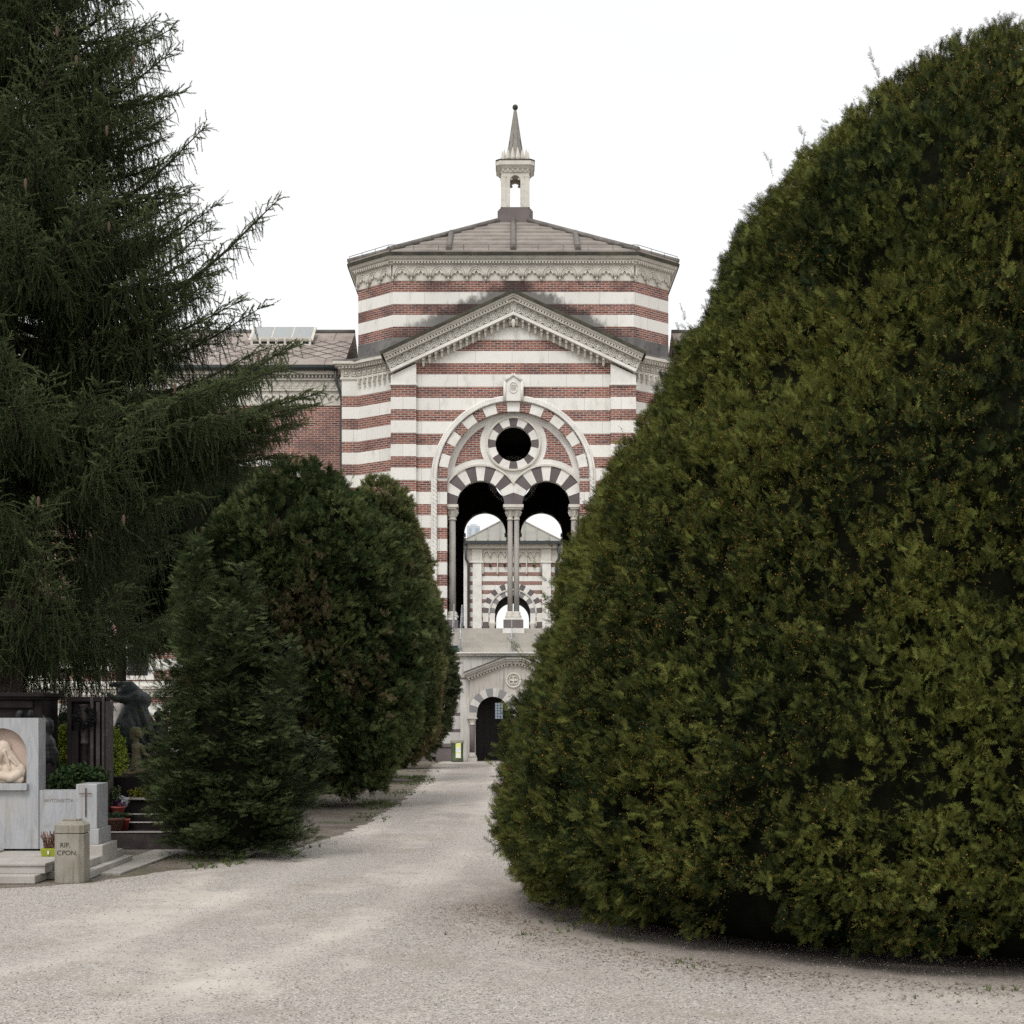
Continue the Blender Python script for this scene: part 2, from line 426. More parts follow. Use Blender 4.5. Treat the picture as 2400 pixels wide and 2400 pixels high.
    def plate(s, loops, inside, y0, y1):
        """flat wall with holes: constrained triangulation of the loops, kept where inside(x, z)"""
        vs = []; es = []
        for lp in loops:
            b = len(vs); vs += [Vector(p) for p in lp]
            es += [(b + k, b + (k + 1) % len(lp)) for k in range(len(lp))]
        v2, e2, f2 = delaunay_2d_cdt(vs, es, [], 0, 1e-5)[:3]
        keep = []
        for f in f2:
            c = sum((v2[k] for k in f), Vector((0, 0))) / len(f)
            if inside(c.x, c.y):
                a = [v2[k] for k in f]
                ar = sum(a[k].x * a[(k + 1) % len(a)].y - a[(k + 1) % len(a)].x * a[k].y for k in range(len(a)))
                keep.append(list(f) if ar > 0 else list(f)[::-1])
        used = sorted({k for f in keep for k in f}); mp = {k: j for j, k in enumerate(used)}
        keep = [[mp[k] for k in f] for f in keep]; v2 = [v2[k] for k in used]
        i = len(s.v); n = len(v2)
        s.v += [(p.x, y0, p.y) for p in v2] + [(p.x, y1, p.y) for p in v2]
        ed = {}
        for f in keep:
            s.face([i + k for k in f]); s.face([i + n + k for k in f[::-1]])
            for k in range(len(f)):
                e = (f[k], f[(k + 1) % len(f)]); ed[e] = 1
        for (a, b) in ed:
            if (b, a) not in ed: s.face((i + a, i + n + a, i + n + b, i + b))
        return s
    def build(s, name, parent=None, mat=None, uv=True, bevel=0):
        me = bpy.data.meshes.new(name); me.from_pydata(s.v, [], s.f)
        for m in s.mats: me.materials.append(m)
        me.polygons.foreach_set('material_index', s.m); me.polygons.foreach_set('use_smooth', s.sm)
        if uv and len(s.f):
            ul = me.uv_layers.new(name='UVMap')
            co = np.array(s.v, dtype=np.float64); data = np.zeros((len(me.loops), 2))
            for p in me.polygons:
                nx, ny, nz = p.normal
                for li in p.loop_indices:
                    x, y, z = co[me.loops[li].vertex_index]
                    if abs(nz) > .9: data[li] = (x, y)
                    else:
                        L = math.hypot(nx, ny); tx, ty = -ny / L, nx / L
                        data[li] = (x * tx + y * ty, z)
            ul.data.foreach_set('uv', data.ravel())
        me.update()
        o = link(name, me, parent)
        if bevel:
            b = o.modifiers.new('bevel', 'BEVEL'); b.width = bevel; b.segments = 2; b.limit_method = 'ANGLE'
        return o

def circle(cx, cz, r, n=48, a0=0, a1=2 * PI, closed=True):
    m = n if closed else n + 1
    return [(cx + r * math.cos(a0 + (a1 - a0) * k / n), cz + r * math.sin(a0 + (a1 - a0) * k / n)) for k in range(m)]

def offset(pts, d):
    out = []; n = len(pts)
    for i in range(n):
        p0, p1, p2 = Vector(pts[i - 1]), Vector(pts[i]), Vector(pts[(i + 1) % n])
        e1 = (p1 - p0).normalized(); e2 = (p2 - p1).normalized()
        n1 = Vector((e1.y, -e1.x)); n2 = Vector((e2.y, -e2.x)); b = (n1 + n2).normalized()
        out.append(tuple(p1 + b * (d / max(.3, b.dot(n1)))))
    return out

# ================================================================== BUILDING
CX = .05
bld = empty('striped_building', (CX, 57.5, 0), 'striped red brick and white stone building with low octagonal roof and pointed lantern', 'building')

ZS = 9.307     # springing of the small arches
ZB = 10.25     # centre of the big arch
FL = 4.73      # porch floor
W2, WR = 2.42, 2.74
SL = .468; APEX = 16.88

def gablez(x, a=APEX - .75): return a - SL * abs(x - CX)
def portal_wall(yf, yb, name, rake=True):
    mb = MB().mat('striped')
    out = [(CX - 4.42, 0), (CX + 4.42, 0), (CX + 4.42, gablez(CX + 4.42)), (CX, gablez(CX)), (CX - 4.42, gablez(CX - 4.42))]
    hole = [(CX - W2, FL - .9), (CX + W2, FL - .9)] + circle(CX, ZB, W2, 48, 0, PI, False)
    def ins(x, z):
        if z > gablez(x): return False
        if abs(x - CX) < W2 and FL - .9 < z < ZB: return False
        return math.hypot(x - CX, z - ZB) > W2 - .001 or z < ZB
    mb.plate([out, hole], ins, yf, yb)
    return mb.build(name, bld)

def tympanum(yf, yb, name, sgn=1, ro=.66):
    mb = MB().mat('white')
    arch = [(CX - W2, ZS), (CX + W2, ZS)] + circle(CX, ZB, W2, 64, 0, PI, False)
    oc = circle(CX, 11.53, ro, 48)
    sa = [circle(CX + k * 1.2, ZS, .88, 40, 0, PI, False) for k in (-1, 1)]
    def ins(x, z):
        if z < ZS or abs(x - CX) > W2: return False
        if z > ZB and math.hypot(x - CX, z - ZB) > W2: return False
        if math.hypot(x - CX, z - 11.53) < ro: return False
        return all(math.hypot(x - CX - k * 1.2, z - ZS) > .88 for k in (-1, 1))
    mb.plate([arch, oc] + sa, ins, yf, yb)
    o = mb.build(name, bld)
    y1 = yf - .03 if sgn > 0 else yb + .03; ya, yb_ = (yf - .006, yf + .05) if sgn > 0 else (yb - .05, yb + .006)
    # brick spandrels
    mb = MB().mat('brick_fine')
    big = circle(CX, ZB, 2.19, 48, 0, PI, False)
    def sp(x, z):
        return (math.hypot(x - CX, z - ZB) < 2.19 and z > ZB and math.hypot(x - CX, z - 11.53) > 1.22
                and all(math.hypot(x - CX - k * 1.2, z - ZS) > 1.66 for k in (-1, 1)) and abs(x - CX) > .6 and z < 12.05)
    def sp2(x, z):
        return (math.hypot(x - CX, z - ZB) < 2.19 and math.hypot(x - CX, z - 11.53) > 1.22
                and all(math.hypot(x - CX - k * 1.2, z - ZS) > 1.66 for k in (-1, 1)) and abs(x - CX) > .9 and z > ZB + .1)
    for k in (-1, 1):
        mb = MB().mat('brick_fine')
        mb.plate([big + [], circle(CX, 11.53, 1.22, 64), circle(CX - 1.2, ZS, 1.66, 64), circle(CX + 1.2, ZS, 1.66, 64)], lambda x, z: sp2(x, z) and (x - CX) * k > 0, ya, yb_)
        mb.build('spandrel', bld)
    # small arch voussoirs
    for k in (-1, 1):
        mb = MB(); c = CX + 1.2 * k
        clip = [(0, CX - W2 + .004, 1), (0, CX - .002, -1)] if k < 0 else [(0, CX + W2 - .004, -1), (0, CX + .002, 1)]
        nb = 11; ws = [1.25] + [1] * 9 + [1.25]; tot = sum(ws); a = 0
        for i in range(nb):
            da = PI * ws[i] / tot
            mb.mat('dark_vous' if i % 2 == 0 else 'white')
            y0 = yf - .07 if sgn > 0 else yb - .02; y2 = yf + .02 if sgn > 0 else yb + .07
            mb.ring(c, ZS, .87, 1.40, a + .004, a + da - .004, y0 + .004 * (i % 2), y2, 5, clip)
            a += da
        mb.mat('cream'); mb.ring(c, ZS, 1.40, 1.465, .02, PI - .02, y0 - .05, y2, 24, clip)
        mb.build('arch_ring', bld)
    mb = MB()
    for i in range(16):
        a0 = PI / 2 - PI / 16 + i * PI / 8
        w = .9 if i % 2 == 0 else 1.1
        mid = a0 + PI / 16; hw = PI / 16 * w - .004
        mb.mat('dark_vous' if i % 2 == 0 else 'white')
        mb.ring(CX, 11.53, ro - .005, .93, mid - hw, mid + hw, (yf - .05 if sgn > 0 else yb - .02), (yf + .02 if sgn > 0 else yb + .05), 4)
    mb.mat('cream'); 
    for k in range(32): mb.ring(CX, 11.53, .93, 1.0, k * PI / 16, (k + 1) * PI / 16, (yf - .10 if sgn > 0 else yb - .02), (yf + .02 if sgn > 0 else yb + .1), 2)
    mb.build('oculus_ring', bld)
    return o

def columns(yc):
    # centre double column and half columns at the jambs
    for xs, half in (((-.12, .12), .37), ((-2.24,), .22), ((2.24,), .22)):
        mb = MB(); xm = CX + sum(xs) / len(xs)
        mb.mat('dark_base'); mb.box(xm - half + .005, xm + half - .005, yc - .36, yc + .36, FL, FL + .36)
        mb.mat('white'); mb.box(xm - half + .05, xm + half - .05, yc - .3, yc + .3, FL + .36, FL + .44)
        for x in xs:
            r = .1 if len(xs) > 1 else .13
            mb.mat('cream').lathe(CX + x, yc, [(r * 1.75, FL + .44), (r * 1.85, FL + .5), (r * 1.35, FL + .57), (r * 1.5, FL + .62), (r * 1.05, FL + .68)], 18)
            mb.mat('grey_shaft').lathe(CX + x, yc, [(r, FL + .68), (r * .98, 6.8), (r * .93, 8.78)], 18)
            mb.mat('cream').lathe(CX + x, yc, [(r * 1.15, 8.76), (r * 1.18, 8.8), (r * 1.0, 8.83), (r * 1.2, 8.95), (r * 1.75, 9.13)], 18)
            for j in range(8):
                t = j * PI / 4; rr = r * 1.45
                mb.obox((CX + x + rr * math.cos(t), yc + rr * math.sin(t), 8.98), (math.cos(t), math.sin(t), 0), (-math.sin(t), math.cos(t), 0), (math.cos(t) * .4, math.sin(t) * .4, 1), .02, .035, .09)
        mb.mat('cream'); mb.box(xm - half + .06, xm + half - .06, yc - .28, yc + .28, 9.13, 9.2)
        mb.box(xm - half, xm + half, yc - .33, yc + .33, 9.2, ZS - .003)
        mb.build('double_column' if len(xs) > 1 else 'column', bld)

portal_wall(57.5, 58.1, 'portal_wall')
tympanum(57.75, 58.1, 'tympanum')
columns(57.95)
# rear opening of the hall, the same design seen from behind
portal_wall(67.0, 67.5, 'rear_portal_wall')
tympanum(67.1, 67.4, 'rear_tympanum', 1, .78)
columns(67.2)

# big arch voussoirs
mb = MB(); nb = 19; a = 0
ws = [(1.28 if i % 2 == 1 else 1.0) for i in range(nb)]   # white at crown (index 9)
tot = sum(ws)
for i in range(nb):
    da = PI * ws[i] / tot
    mb.mat('white' if i % 2 == 1 else 'brick_fine')
    mb.ring(CX, ZB, W2 - .01, WR, a + .003, a + da - .003, 57.44 + .006 * (i % 2), 57.6, 5); a += da
mb.build('great_arch_voussoirs', bld)
# rope moulding (hood)
mb = MB().mat('white'); pts = []
for k in range(12): pts.append((CX - 2.85, 57.44, 4.0 + (ZB - 4.0) * k / 12))
for k in range(41): a = PI - PI * k / 40; pts.append((CX + 2.85 * math.cos(a), 57.44, ZB + 2.85 * math.sin(a)))
for k in range(1, 13): pts.append((CX + 2.85, 57.44, ZB - (ZB - 4.0) * k / 12))
mb.tube(pts, .075, 8)
outer = [(CX + (x - CX) * 2.95 / 2.85, y + .03, ZB + (z - ZB) * (2.95 / 2.85 if z > ZB else 1)) for x, y, z in pts]
mb.tube(outer, .055, 6)
# twisted strand along it
L = 0; tw = []; prev = None
fine = []
for k in range(len(pts) - 1):
    for j in range(10):
        t = j / 10; fine.append(Vector(pts[k]).lerp(Vector(pts[k + 1]), t))
for k in range(0, len(fine) - 1, 3):
    p = fine[k]; d = (fine[k + 1] - fine[k]).normalized(); side = d.cross(Vector((0, 1, 0)))
    mb.obox(p + Vector((0, -.06, 0)), d + side * .9, Vector((0, 1, 0)), (d + side * .9).cross(Vector((0, 1, 0))), .085, .028, .022)
mb.build('rope_moulding', bld)
# keystone shrine above the arch
mb = MB().mat('white')
kx = .315; zb, zt = 13.02, 13.98
mb.slabxz([(CX - kx, zb), (CX + kx, zb), (CX + kx + .02, zt - .25), (CX, zt), (CX - kx - .02, zt - .25)], 57.3, 57.5)
for a, b_ in (((CX - kx, zb), (CX - kx, zt - .25)), ((CX - kx, zt - .25), (CX, zt)), ((CX, zt), (CX + kx, zt - .25)), ((CX + kx, zt - .25), (CX + kx, zb))):
    mb.tube([(a[0], 57.29, a[1]), (b_[0], 57.29, b_[1])], .055, 6)
mb.tube([(CX + .15 * math.cos(t * PI / 8), 57.29, 13.5 + .2 * math.sin(t * PI / 8)) for t in range(17)], .02, 6)
mb.mat('cream')
for k in range(4):
    t = k * PI / 2 + PI / 4
    mb.tube([(CX + .06 * math.cos(t) + .045 * math.cos(j * PI / 4), 57.285, 13.5 + .06 * math.sin(t) + .045 * math.sin(j * PI / 4)) for j in range(9)], .012, 5)
mb.build('keystone', bld)

# piers at the sides of the portal
for k in (-1, 1):
    mb = MB().mat('striped')
    x0, x1 = sorted((CX + k * 3.53, CX + k * 4.45))
    mb.box(x0, x1, 57.3, 57.5, 0, 13.585)
    mb.mat('white')
    xo, xi = CX + k * 4.45, CX + k * 3.53
    pts = [(xo, 13.63), (xi, 13.63), (xi, gablez(xi) - .12), (xo, gablez(xo) - .12)]
    if k > 0: pts = pts[::-1]
    mb.slabxz(pts, 57.28, 57.5)
    mb.box(x0 - .04, x1 + .04, 57.24, 57.5, 13.585, 13.63)
    mb.build('pier', bld)

# pediment: raking cornice with coffers, dentils and hanging corbels
al = math.atan(SL)
for k in (-1, 1):
    u = Vector((k * math.cos(al), 0, -math.sin(al))); w = Vector((k * math.sin(al), 0, math.cos(al))); v = Vector((0, 1, 0))
    ap = Vector((CX, 0, APEX)); Ls = 4.72 / math.cos(al)
    def lay(mb, d0, d1, yf, yb, s0=0.0, s1=None):
        """layer between perpendicular depths d0..d1 below the apex line, mitred at the apex"""
        s1 = Ls if s1 is None else s1
        def P(s_, d):
            q = ap + u * s_ - w * d
            return (q.x, q.z)
        a0 = -math.tan(al) * d0 * 0 ; 
        # mitre: the point on x = CX
        def M_(d): return (CX, APEX - d / math.cos(al))
        pts = [M_(d0), M_(d1), P(s1, d1), P(s1, d0)]
        if k < 0: pts = pts[::-1]
        area = sum(pts[i][0] * pts[(i + 1) % 4][1] - pts[(i + 1) % 4][0] * pts[i][1] for i in range(4))
        if area < 0: pts = pts[::-1]
        mb.slabxz(pts, yf, yb)
    mb = MB().mat('moss'); lay(mb, -.07, .03, 56.84, 59.45, s1=Ls + .08); mb.build('gable_roof', bld)
    mb = MB().mat('cream'); lay(mb, .03, .10, 56.92, 57.5); lay(mb, .10, .16, 56.98, 57.5); lay(mb, .16, .235, 57.07, 57.5)
    lay(mb, .235, .265, 57.0, 57.5)
    mb.mat('white'); lay(mb, .265, .60, 57.2, 57.5); lay(mb, .60, .70, 57.12, 57.5)
    mb.mat('cream')
    s_ = .35
    while s_ < Ls - .05:       # dentils
        mb.obox(ap + u * s_ - w * .2 + v * 57.03, u, v, w, .035, .045, .033); s_ += .115
    n_ = 17
    for i in range(n_):        # carved square coffers
        s_ = .42 + (Ls - .6) * i / (n_ - 1)
        c = ap + u * s_ - w * .432
        for a_, b_ in ((-1, 0), (1, 0), (0, -1), (0, 1)):
            mb.obox(c + u * a_ * .115 + w * b_ * .115 + v * 57.18, u, v, w, .015 if a_ else .13, .03, .015 if b_ else .13)
        ty = i % 3
        if ty == 0:
            mb.tube([tuple(c + v * 57.185 + u * .07 * math.cos(t * PI / 5) + w * .07 * math.sin(t * PI / 5)) for t in range(11)], .018, 5)
        elif ty == 1:
            for q in range(4):
                t = q * PI / 2 + PI / 4; mb.obox(c + v * 57.185 + (u * math.cos(t) + w * math.sin(t)) * .05, u * math.cos(t) + w * math.sin(t), v, w * math.cos(t) - u * math.sin(t), .045, .02, .022)
        else:
            mb.obox(c + v * 57.185, u + w, v, w - u, .055, .03, .055)
    mb.build('raking_cornice', bld)
    mb = MB().mat('cream')
    lay(mb, .70, .93, 57.46, 57.5, s1=3.47 / math.cos(al))
    i = 0; x = .12
    while x < 3.45:            # corbels hanging below the rake
        zt = APEX - SL * x - .70 / math.cos(al)
        xx = CX + k * x
        mb.box(xx - .045, xx + .045, 57.2, 57.5, zt - .10, zt + .03).box(xx - .04, xx + .04, 57.3, 57.5, zt - .22, zt - .10)
        mb.lathe(xx, 57.36, [(.02, zt - .31), (.05, zt - .26), (.05, zt - .22)], 6)
        # little pointed arch between corbels
        mb.tube([(xx + k * .04, 57.4, zt - .1), (xx + k * .11, 57.4, zt - .03), (xx + k * .18, 57.4, zt - .14)], .03, 5)
        x += .225
    mb.build('corbel_row', bld)
mb = MB().mat('cream')
mb.lathe(CX, 57.2, [(.02, 15.62), (.06, 15.7), (.09, 15.85), (.05, 15.95)], 8); mb.build('pendant', bld)

# chamfered flanks and side strips of the body
def flank(k):
    def q(x): return CX + k * x
    pl = [(4.42, 58.05), (5.82, 59.2), (6.43, 59.2), (6.43, 60.6), (4.42, 60.6)]
    pts = [(q(x), y) for x, y in pl]
    if k > 0: pass
    else: pts = pts[::-1]
    # ensure ccw
    def ccw(p):
        a = sum(p[i][0] * p[(i + 1) % len(p)][1] - p[(i + 1) % len(p)][0] * p[i][1] for i in range(len(p)))
        return p if a > 0 else p[::-1]
    pts = ccw(pts)
    mb = MB().mat('striped').prism(pts, 0, 13.58); mb.build('flank_wall', bld)
    mb = MB().mat('white').prism(offset(pts, .005), 13.58, 14.18)
    mb.mat('cream').prism(offset(pts, .06), 14.18, 14.26).prism(offset(pts, .03), 14.26, 14.58)
    mb.prism(offset(pts, .12), 14.58, 14.66).prism(offset(pts, .2), 14.66, 14.72).prism(offset(pts, .3), 14.72, 14.82)
    # carved panels and dentils along the chamfer and the strip
    for (a, b_) in (((4.42, 58.05), (5.82, 59.2)), ((5.82, 59.2), (6.43, 59.2))):
        A = Vector((q(a[0]), a[1], 0)); B = Vector((q(b_[0]), b_[1], 0)); d = (B - A); Ld = d.length; d.normalize()
        nn = Vector((d.y, -d.x, 0)); 
        if nn.y > 0: nn = -nn
        m_ = int(Ld / .24)
        for i in range(m_):
            c = A + d * (Ld * (i + .5) / m_)
            for dz in (-.1, .1): mb.obox(c + nn * .05 + Vector((0, 0, 14.42 + dz)), d, nn, (0, 0, 1), .1, .03, .012)
            for dd in (-.09, .09): mb.obox(c + nn * .05 + d * dd + Vector((0, 0, 14.42)), d, nn, (0, 0, 1), .012, .03, .1)
            mb.obox(c + nn * .05 + Vector((0, 0, 14.42)), d + Vector((0, 0, .8)), nn, Vector((0, 0, 1)) - d * .8, .045, .03, .045)
            if Ld > 1: 
                mb.obox(c + nn * .07 + Vector((0, 0, 14.08)), d, nn, (0, 0, 1), .035, .09, .1)
                mb.obox(c + nn * .04 + Vector((0, 0, 13.93)), d, nn, (0, 0, 1), .025, .05, .07)
        m2 = int(Ld / .12)
        for i in range(m2):
            c = A + d * (Ld * (i + .5) / m2); mb.obox(c + nn * .15 + Vector((0, 0, 14.62)), d, nn, (0, 0, 1), .03, .06, .035)
    mb.build('flank_cornice', bld)
    top = [(q(x), y) for x, y in ((4.2, 57.8), (6.1, 58.95), (6.75, 58.95), (6.75, 62), (4.2, 62))]
    top2 = [(q(x), y) for x, y in ((4.2, 59.3), (5.9, 60.6), (6.2, 60.9), (6.2, 62), (4.2, 62))]
    top = ccw(top)
    top2 = top2 if top[0] == (q(4.2), 57.8) else top2[::-1]
    mb = MB().mat('lead').prism(top, 14.82, 14.9); mb.prism(top, 14.9, 15.2, top2); mb.build('flank_roof', bld)
flank(-1); flank(1)

# ---- drum
DR = [(CX - 4.53, 59.4), (CX + 4.53, 59.4), (CX + 5.97, 60.76), (CX + 5.97, 67.2), (CX + 4.53, 68.6), (CX - 4.53, 68.6), (CX - 5.97, 67.2), (CX - 5.97, 60.76)]
MB().mat('striped_drum').prism(DR, 15.815, 17.945, cap=False).build('drum_wall', bld)
MB().mat('lead').prism(offset(DR, .01), 14.9, 15.81).build('drum_base', bld)
mb = MB().mat('cream').prism(offset(DR, .02), 17.945, 18.5)
mb.prism(offset(DR, .10), 18.5, 18.54).prism(offset(DR, .16), 18.54, 18.62, cap=True).prism(offset(DR, .22), 18.62, 18.70).prism(offset(DR, .28), 18.70, 18.80, offset(DR, .36))
mb.build('drum_cornice', bld)
mb = MB().mat('moss').prism(offset(DR, .4), 18.80, 18.92, offset(DR, .42)); mb.build('eaves', bld)
def arcade(mb, A, B, z, unit):
    d = (B - A); L_ = d.length; d.normalize(); nn = Vector((d.y, -d.x, 0)); n_ = max(1, round(L_ / unit)); un = L_ / n_
    for i in range(n_):
        c = A + d * (un * (i + .5)) + nn * .09
        for r_, h, tr in ((.46, .42, .04), (.34, .33, .028)):
            pts = []
            for t in range(9):
                a = PI * t / 8; pts.append(tuple(c + d * (un * r_ * math.cos(a)) + Vector((0, 0, z + h * math.sin(a) ** .85))))
            mb.tube(pts, tr, 5)
        # scalloped plate hanging inside each arch
        low = [(-.5, -.06), (-.47, .04), (-.40, .07), (-.33, .05), (-.30, .03), (-.27, .11), (-.2, .16), (-.13, .14), (-.10, .12), (-.06, .2), (0, .25)]
        low = low + [(-x_, z_) for x_, z_ in low[-2::-1]]
        b0 = A + d * (un * (i + .5)); k0 = len(mb.v); npt = len(low)
        for off_ in (.09, .0):
            for x_, z_ in low: mb.v.append(tuple(b0 + d * un * x_ + nn * off_ + Vector((0, 0, z + z_))))
            for x_, z_ in low: mb.v.append(tuple(b0 + d * un * x_ + nn * off_ + Vector((0, 0, 18.5))))
        for j in range(npt - 1):
            mb.face((k0 + j, k0 + j + 1, k0 + npt + j + 1, k0 + npt + j)); mb.face((k0 + j, k0 + 2 * npt + j, k0 + 2 * npt + j + 1, k0 + j + 1))
        mb.obox(c + Vector((0, 0, z + .33)), d, nn, (0, 0, 1), .018, .025, .05)
        e = A + d * (un * i) + nn * .06
        mb.obox(e + Vector((0, 0, z - .03)), d, nn, (0, 0, 1), .03, .05, .06)
        mb.obox(e + Vector((0, 0, z - .11)), d + Vector((0, 0, 1)), nn, Vector((0, 0, 1)) - d, .018, .03, .018)
    m_ = int(L_ / .115)
    for i in range(m_):
        c = A + d * (L_ * (i + .5) / m_) + nn * .2; mb.obox(c + Vector((0, 0, 18.585)), d, nn, (0, 0, 1), .03, .045, .035)
for i in (0, 1, 7):
    mb = MB().mat('cream'); A = Vector((*DR[i], 0)); B = Vector((*DR[(i + 1) % 8], 0))
    arcade(mb, A, B, 18.06, .697); mb.build('arcade_frieze', bld)

# ---- roof of the drum: overlapping stone slab courses
ec = offset(DR, .37); LC = (CX, 64.0)
ap_ = [(CX - .62, 63.3), (CX + .62, 63.3), (CX + .72, 63.4), (CX + .72, 64.6), (CX + .62, 64.7), (CX - .62, 64.7), (CX - .72, 64.6), (CX - .72, 63.4)]
def lp(t): return [(e[0] + (a[0] - e[0]) * t, e[1] + (a[1] - e[1]) * t) for e, a in zip(ec, ap_)]
ZE, ZT = 18.92, 21.35
def rz(t): return ZE + (ZT - ZE) * t
mb = MB().mat('roofslab'); NC = 8
for i in range(NC):
    t0 = i / NC; t1 = (i + 1) / NC + .01
    mb.prism(lp(t0), rz(t0), rz(t0) + .075, lp(t0 + .002), cap=False)
    mb.prism(lp(t0 + .002), rz(t0) + .075, rz(t1) + .005, lp(t1), cap=False)
mb.build('roof', bld)
mb = MB().mat('rib')
for j in (0, 1, 2, 7):
    P0 = Vector((*ec[j], ZE + .1)); P1 = Vector((*ap_[j], ZT + .08)); mb.tube([P0, P0.lerp(P1, .5), P1], .1, 8)
for xr in (0, -2.42, 2.42):
    # ribs running up the front slope until they meet the hips
    tmax = 1.0 if xr == 0 else (abs(ec[0][0] - CX) - 2.42) / (abs(ec[0][0] - CX) - .62)
    e = Vector((CX + xr * (1 if xr else 0), ec[0][1], ZE + .1)); y1 = ec[0][1] + (ap_[0][1] - ec[0][1]) * tmax
    mb.tube([e, (CX + xr, y1, rz(tmax) + .1)], .11, 8)
mb.build('roof_ribs', bld)
mb = MB().mat('gutter')
wp = offset(DR, .33)
seq = [wp[7], wp[0], wp[1], wp[2]]
for a, b_ in zip(seq[:-1], seq[1:]):
    n_ = max(2, round(math.dist(a, b_) / .9))
    for i in range(n_ + 1):
        x = a[0] + (b_[0] - a[0]) * i / n_; y = a[1] + (b_[1] - a[1]) * i / n_; mb.tube([(x, y, 18.9), (x, y, 19.2)], .012, 4)
mb.tube([(x, y, 19.2) for x, y in seq], .012, 4); mb.build('roof_wire', bld)

# ---- lantern
k = .0173
def lz(cy): return CZ + (HY - (220 + cy / 2.3)) * k
lx, ly = CX + .08, 64.0
def sq(h, c=.2): # chamfered square
    return [(lx - h + c * h, ly - h), (lx + h - c * h, ly - h), (lx + h, ly - h + c * h), (lx + h, ly + h - c * h), (lx + h - c * h, ly + h), (lx - h + c * h, ly + h), (lx - h, ly + h - c * h), (lx - h, ly - h + c * h)]
z0, z1, z2, z3, z4, z5 = lz(700) - .3, lz(636), lz(440), lz(372), lz(330), lz(88)
mb = MB().mat('dark_base').prism(sq(.71), z0, lz(655)).prism(sq(.66), lz(655), lz(645)).prism(sq(.60), lz(645), z1)
mb.build('lantern_base', bld)
mb = MB().mat('cream')
H = .555; zs = lz(490)
# four arched sides built as corner piers with arched heads
for sx in (-1, 1):
    for sy in (-1, 1):
        x0, x1 = sorted((lx + sx * .21, lx + sx * H)); y0, y1 = sorted((ly + sy * .21, ly + sy * H))
        mb.box(x0, x1, y0, y1, z1, z2)
        x0, x1 = sorted((lx + sx * .34, lx + sx * (H + .03))); y0, y1 = sorted((ly + sy * .34, ly + sy * (H + .03)))
        mb.box(x0, x1, y0, y1, z1 + .0, z1 + .12); mb.box(x0, x1, y0, y1, zs + .12, zs + .17)
        x0, x1 = sorted((lx + sx * .38, lx + sx * (H + .02))); y0, y1 = sorted((ly + sy * .38, ly + sy * (H + .02)))
        mb.box(x0, x1, y0, y1, z1 + .12, zs + .12)
head = [(lx - .21, zs), (lx - .21, z2), (lx + .21, z2), (lx + .21, zs)]
def hin(x, z): return z > zs and z < z2 and abs(x - lx) < .21 and math.hypot(x - lx, z - zs) > .205
arcp = circle(lx, zs, .205, 20, 0, PI, False)
for yy in ((ly - H + .01, ly - H + .15), (ly + H - .15, ly + H - .01)): mb.plate([head, arcp], hin, *yy)
for yy in (ly - H + .1, ly + H - .1):    # cusps
    for sx in (-1, 1): mb.lathe(lx + sx * .16, yy, [(.03, zs + .02), (.07, zs + .06), (.03, zs + .12)], 8)
mb.box(lx - H + .01, lx - H + .15, ly - .21, ly + .21, zs + .18, z2); mb.box(lx + H - .15, lx + H - .01, ly - .21, ly + .21, zs + .18, z2)
mb.build('lantern_shaft', bld)
mb = MB().mat('cream').prism(sq(.60), z2 - .06, z2 + .06).prism(sq(.64), z2 + .06, z2 + .18, sq(.74)).prism(sq(.77), z2 + .18, z2 + .36).mat('moss').prism(sq(.79), z2 + .36, z2 + .40)
mb.mat('cream')
for i in range(6):
    for y in (ly - .64,): mb.box(lx - .5 + i * .2 - .04, lx - .5 + i * .2 + .04, y, y + .1, z2 - .02, z2 + .1)
mb.build('lantern_cornice', bld)
mb = MB().mat('cream')
for i in range(16):
    t = 2 * PI * i / 16 + PI / 16; x, y = lx + .53 * math.cos(t), ly + .53 * math.sin(t)
    zb_ = z2 + .4; mb.lathe(x, y, [(.07, zb_), (.105, zb_ + .14), (.09, zb_ + .24), (.01, zb_ + .56)], 6, False)
mb.build('lantern_crown', bld)
mb = MB().mat('spire').lathe(lx, ly, [(.40, z2 + .38), (.38, z2 + .5), (.2, z2 + 1.5), (.055, z5 - .02)], 8, False)
for j in range(8):
    t = 2 * PI * j / 8 + PI / 8
    mb.tube([(lx + .385 * math.cos(t), ly + .385 * math.sin(t), z2 + .5), (lx + .055 * math.cos(t), ly + .055 * math.sin(t), z5 - .02)], [.02, .008], 5)
sp_ = mb.build('spire', bld)
MB().mat('moss').lathe(lx, ly, [(.05, z5 - .25), (.055, z5), (.03, z5 + .02)], 8).lathe(lx, ly, [(.02, z5)] + [(.115 * math.sin(PI * t / 8), z5 + .11 - .115 * math.cos(PI * t / 8)) for t in range(1, 8)] + [(.01, z5 + .225)], 12).build('spire_ball', bld)

# ---- interior of the hall
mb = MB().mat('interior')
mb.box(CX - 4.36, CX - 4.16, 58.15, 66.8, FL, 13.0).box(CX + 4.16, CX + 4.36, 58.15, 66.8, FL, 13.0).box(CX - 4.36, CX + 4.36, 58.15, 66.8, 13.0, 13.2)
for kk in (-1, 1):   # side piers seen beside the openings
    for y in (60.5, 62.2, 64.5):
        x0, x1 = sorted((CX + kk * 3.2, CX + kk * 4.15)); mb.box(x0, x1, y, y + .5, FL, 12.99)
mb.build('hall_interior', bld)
mb = MB().mat('interior'); mb.box(CX - 4.3, CX + 4.3, 58.15, 66.8, FL - .3, FL - .002); mb.build('hall_floor', bld)
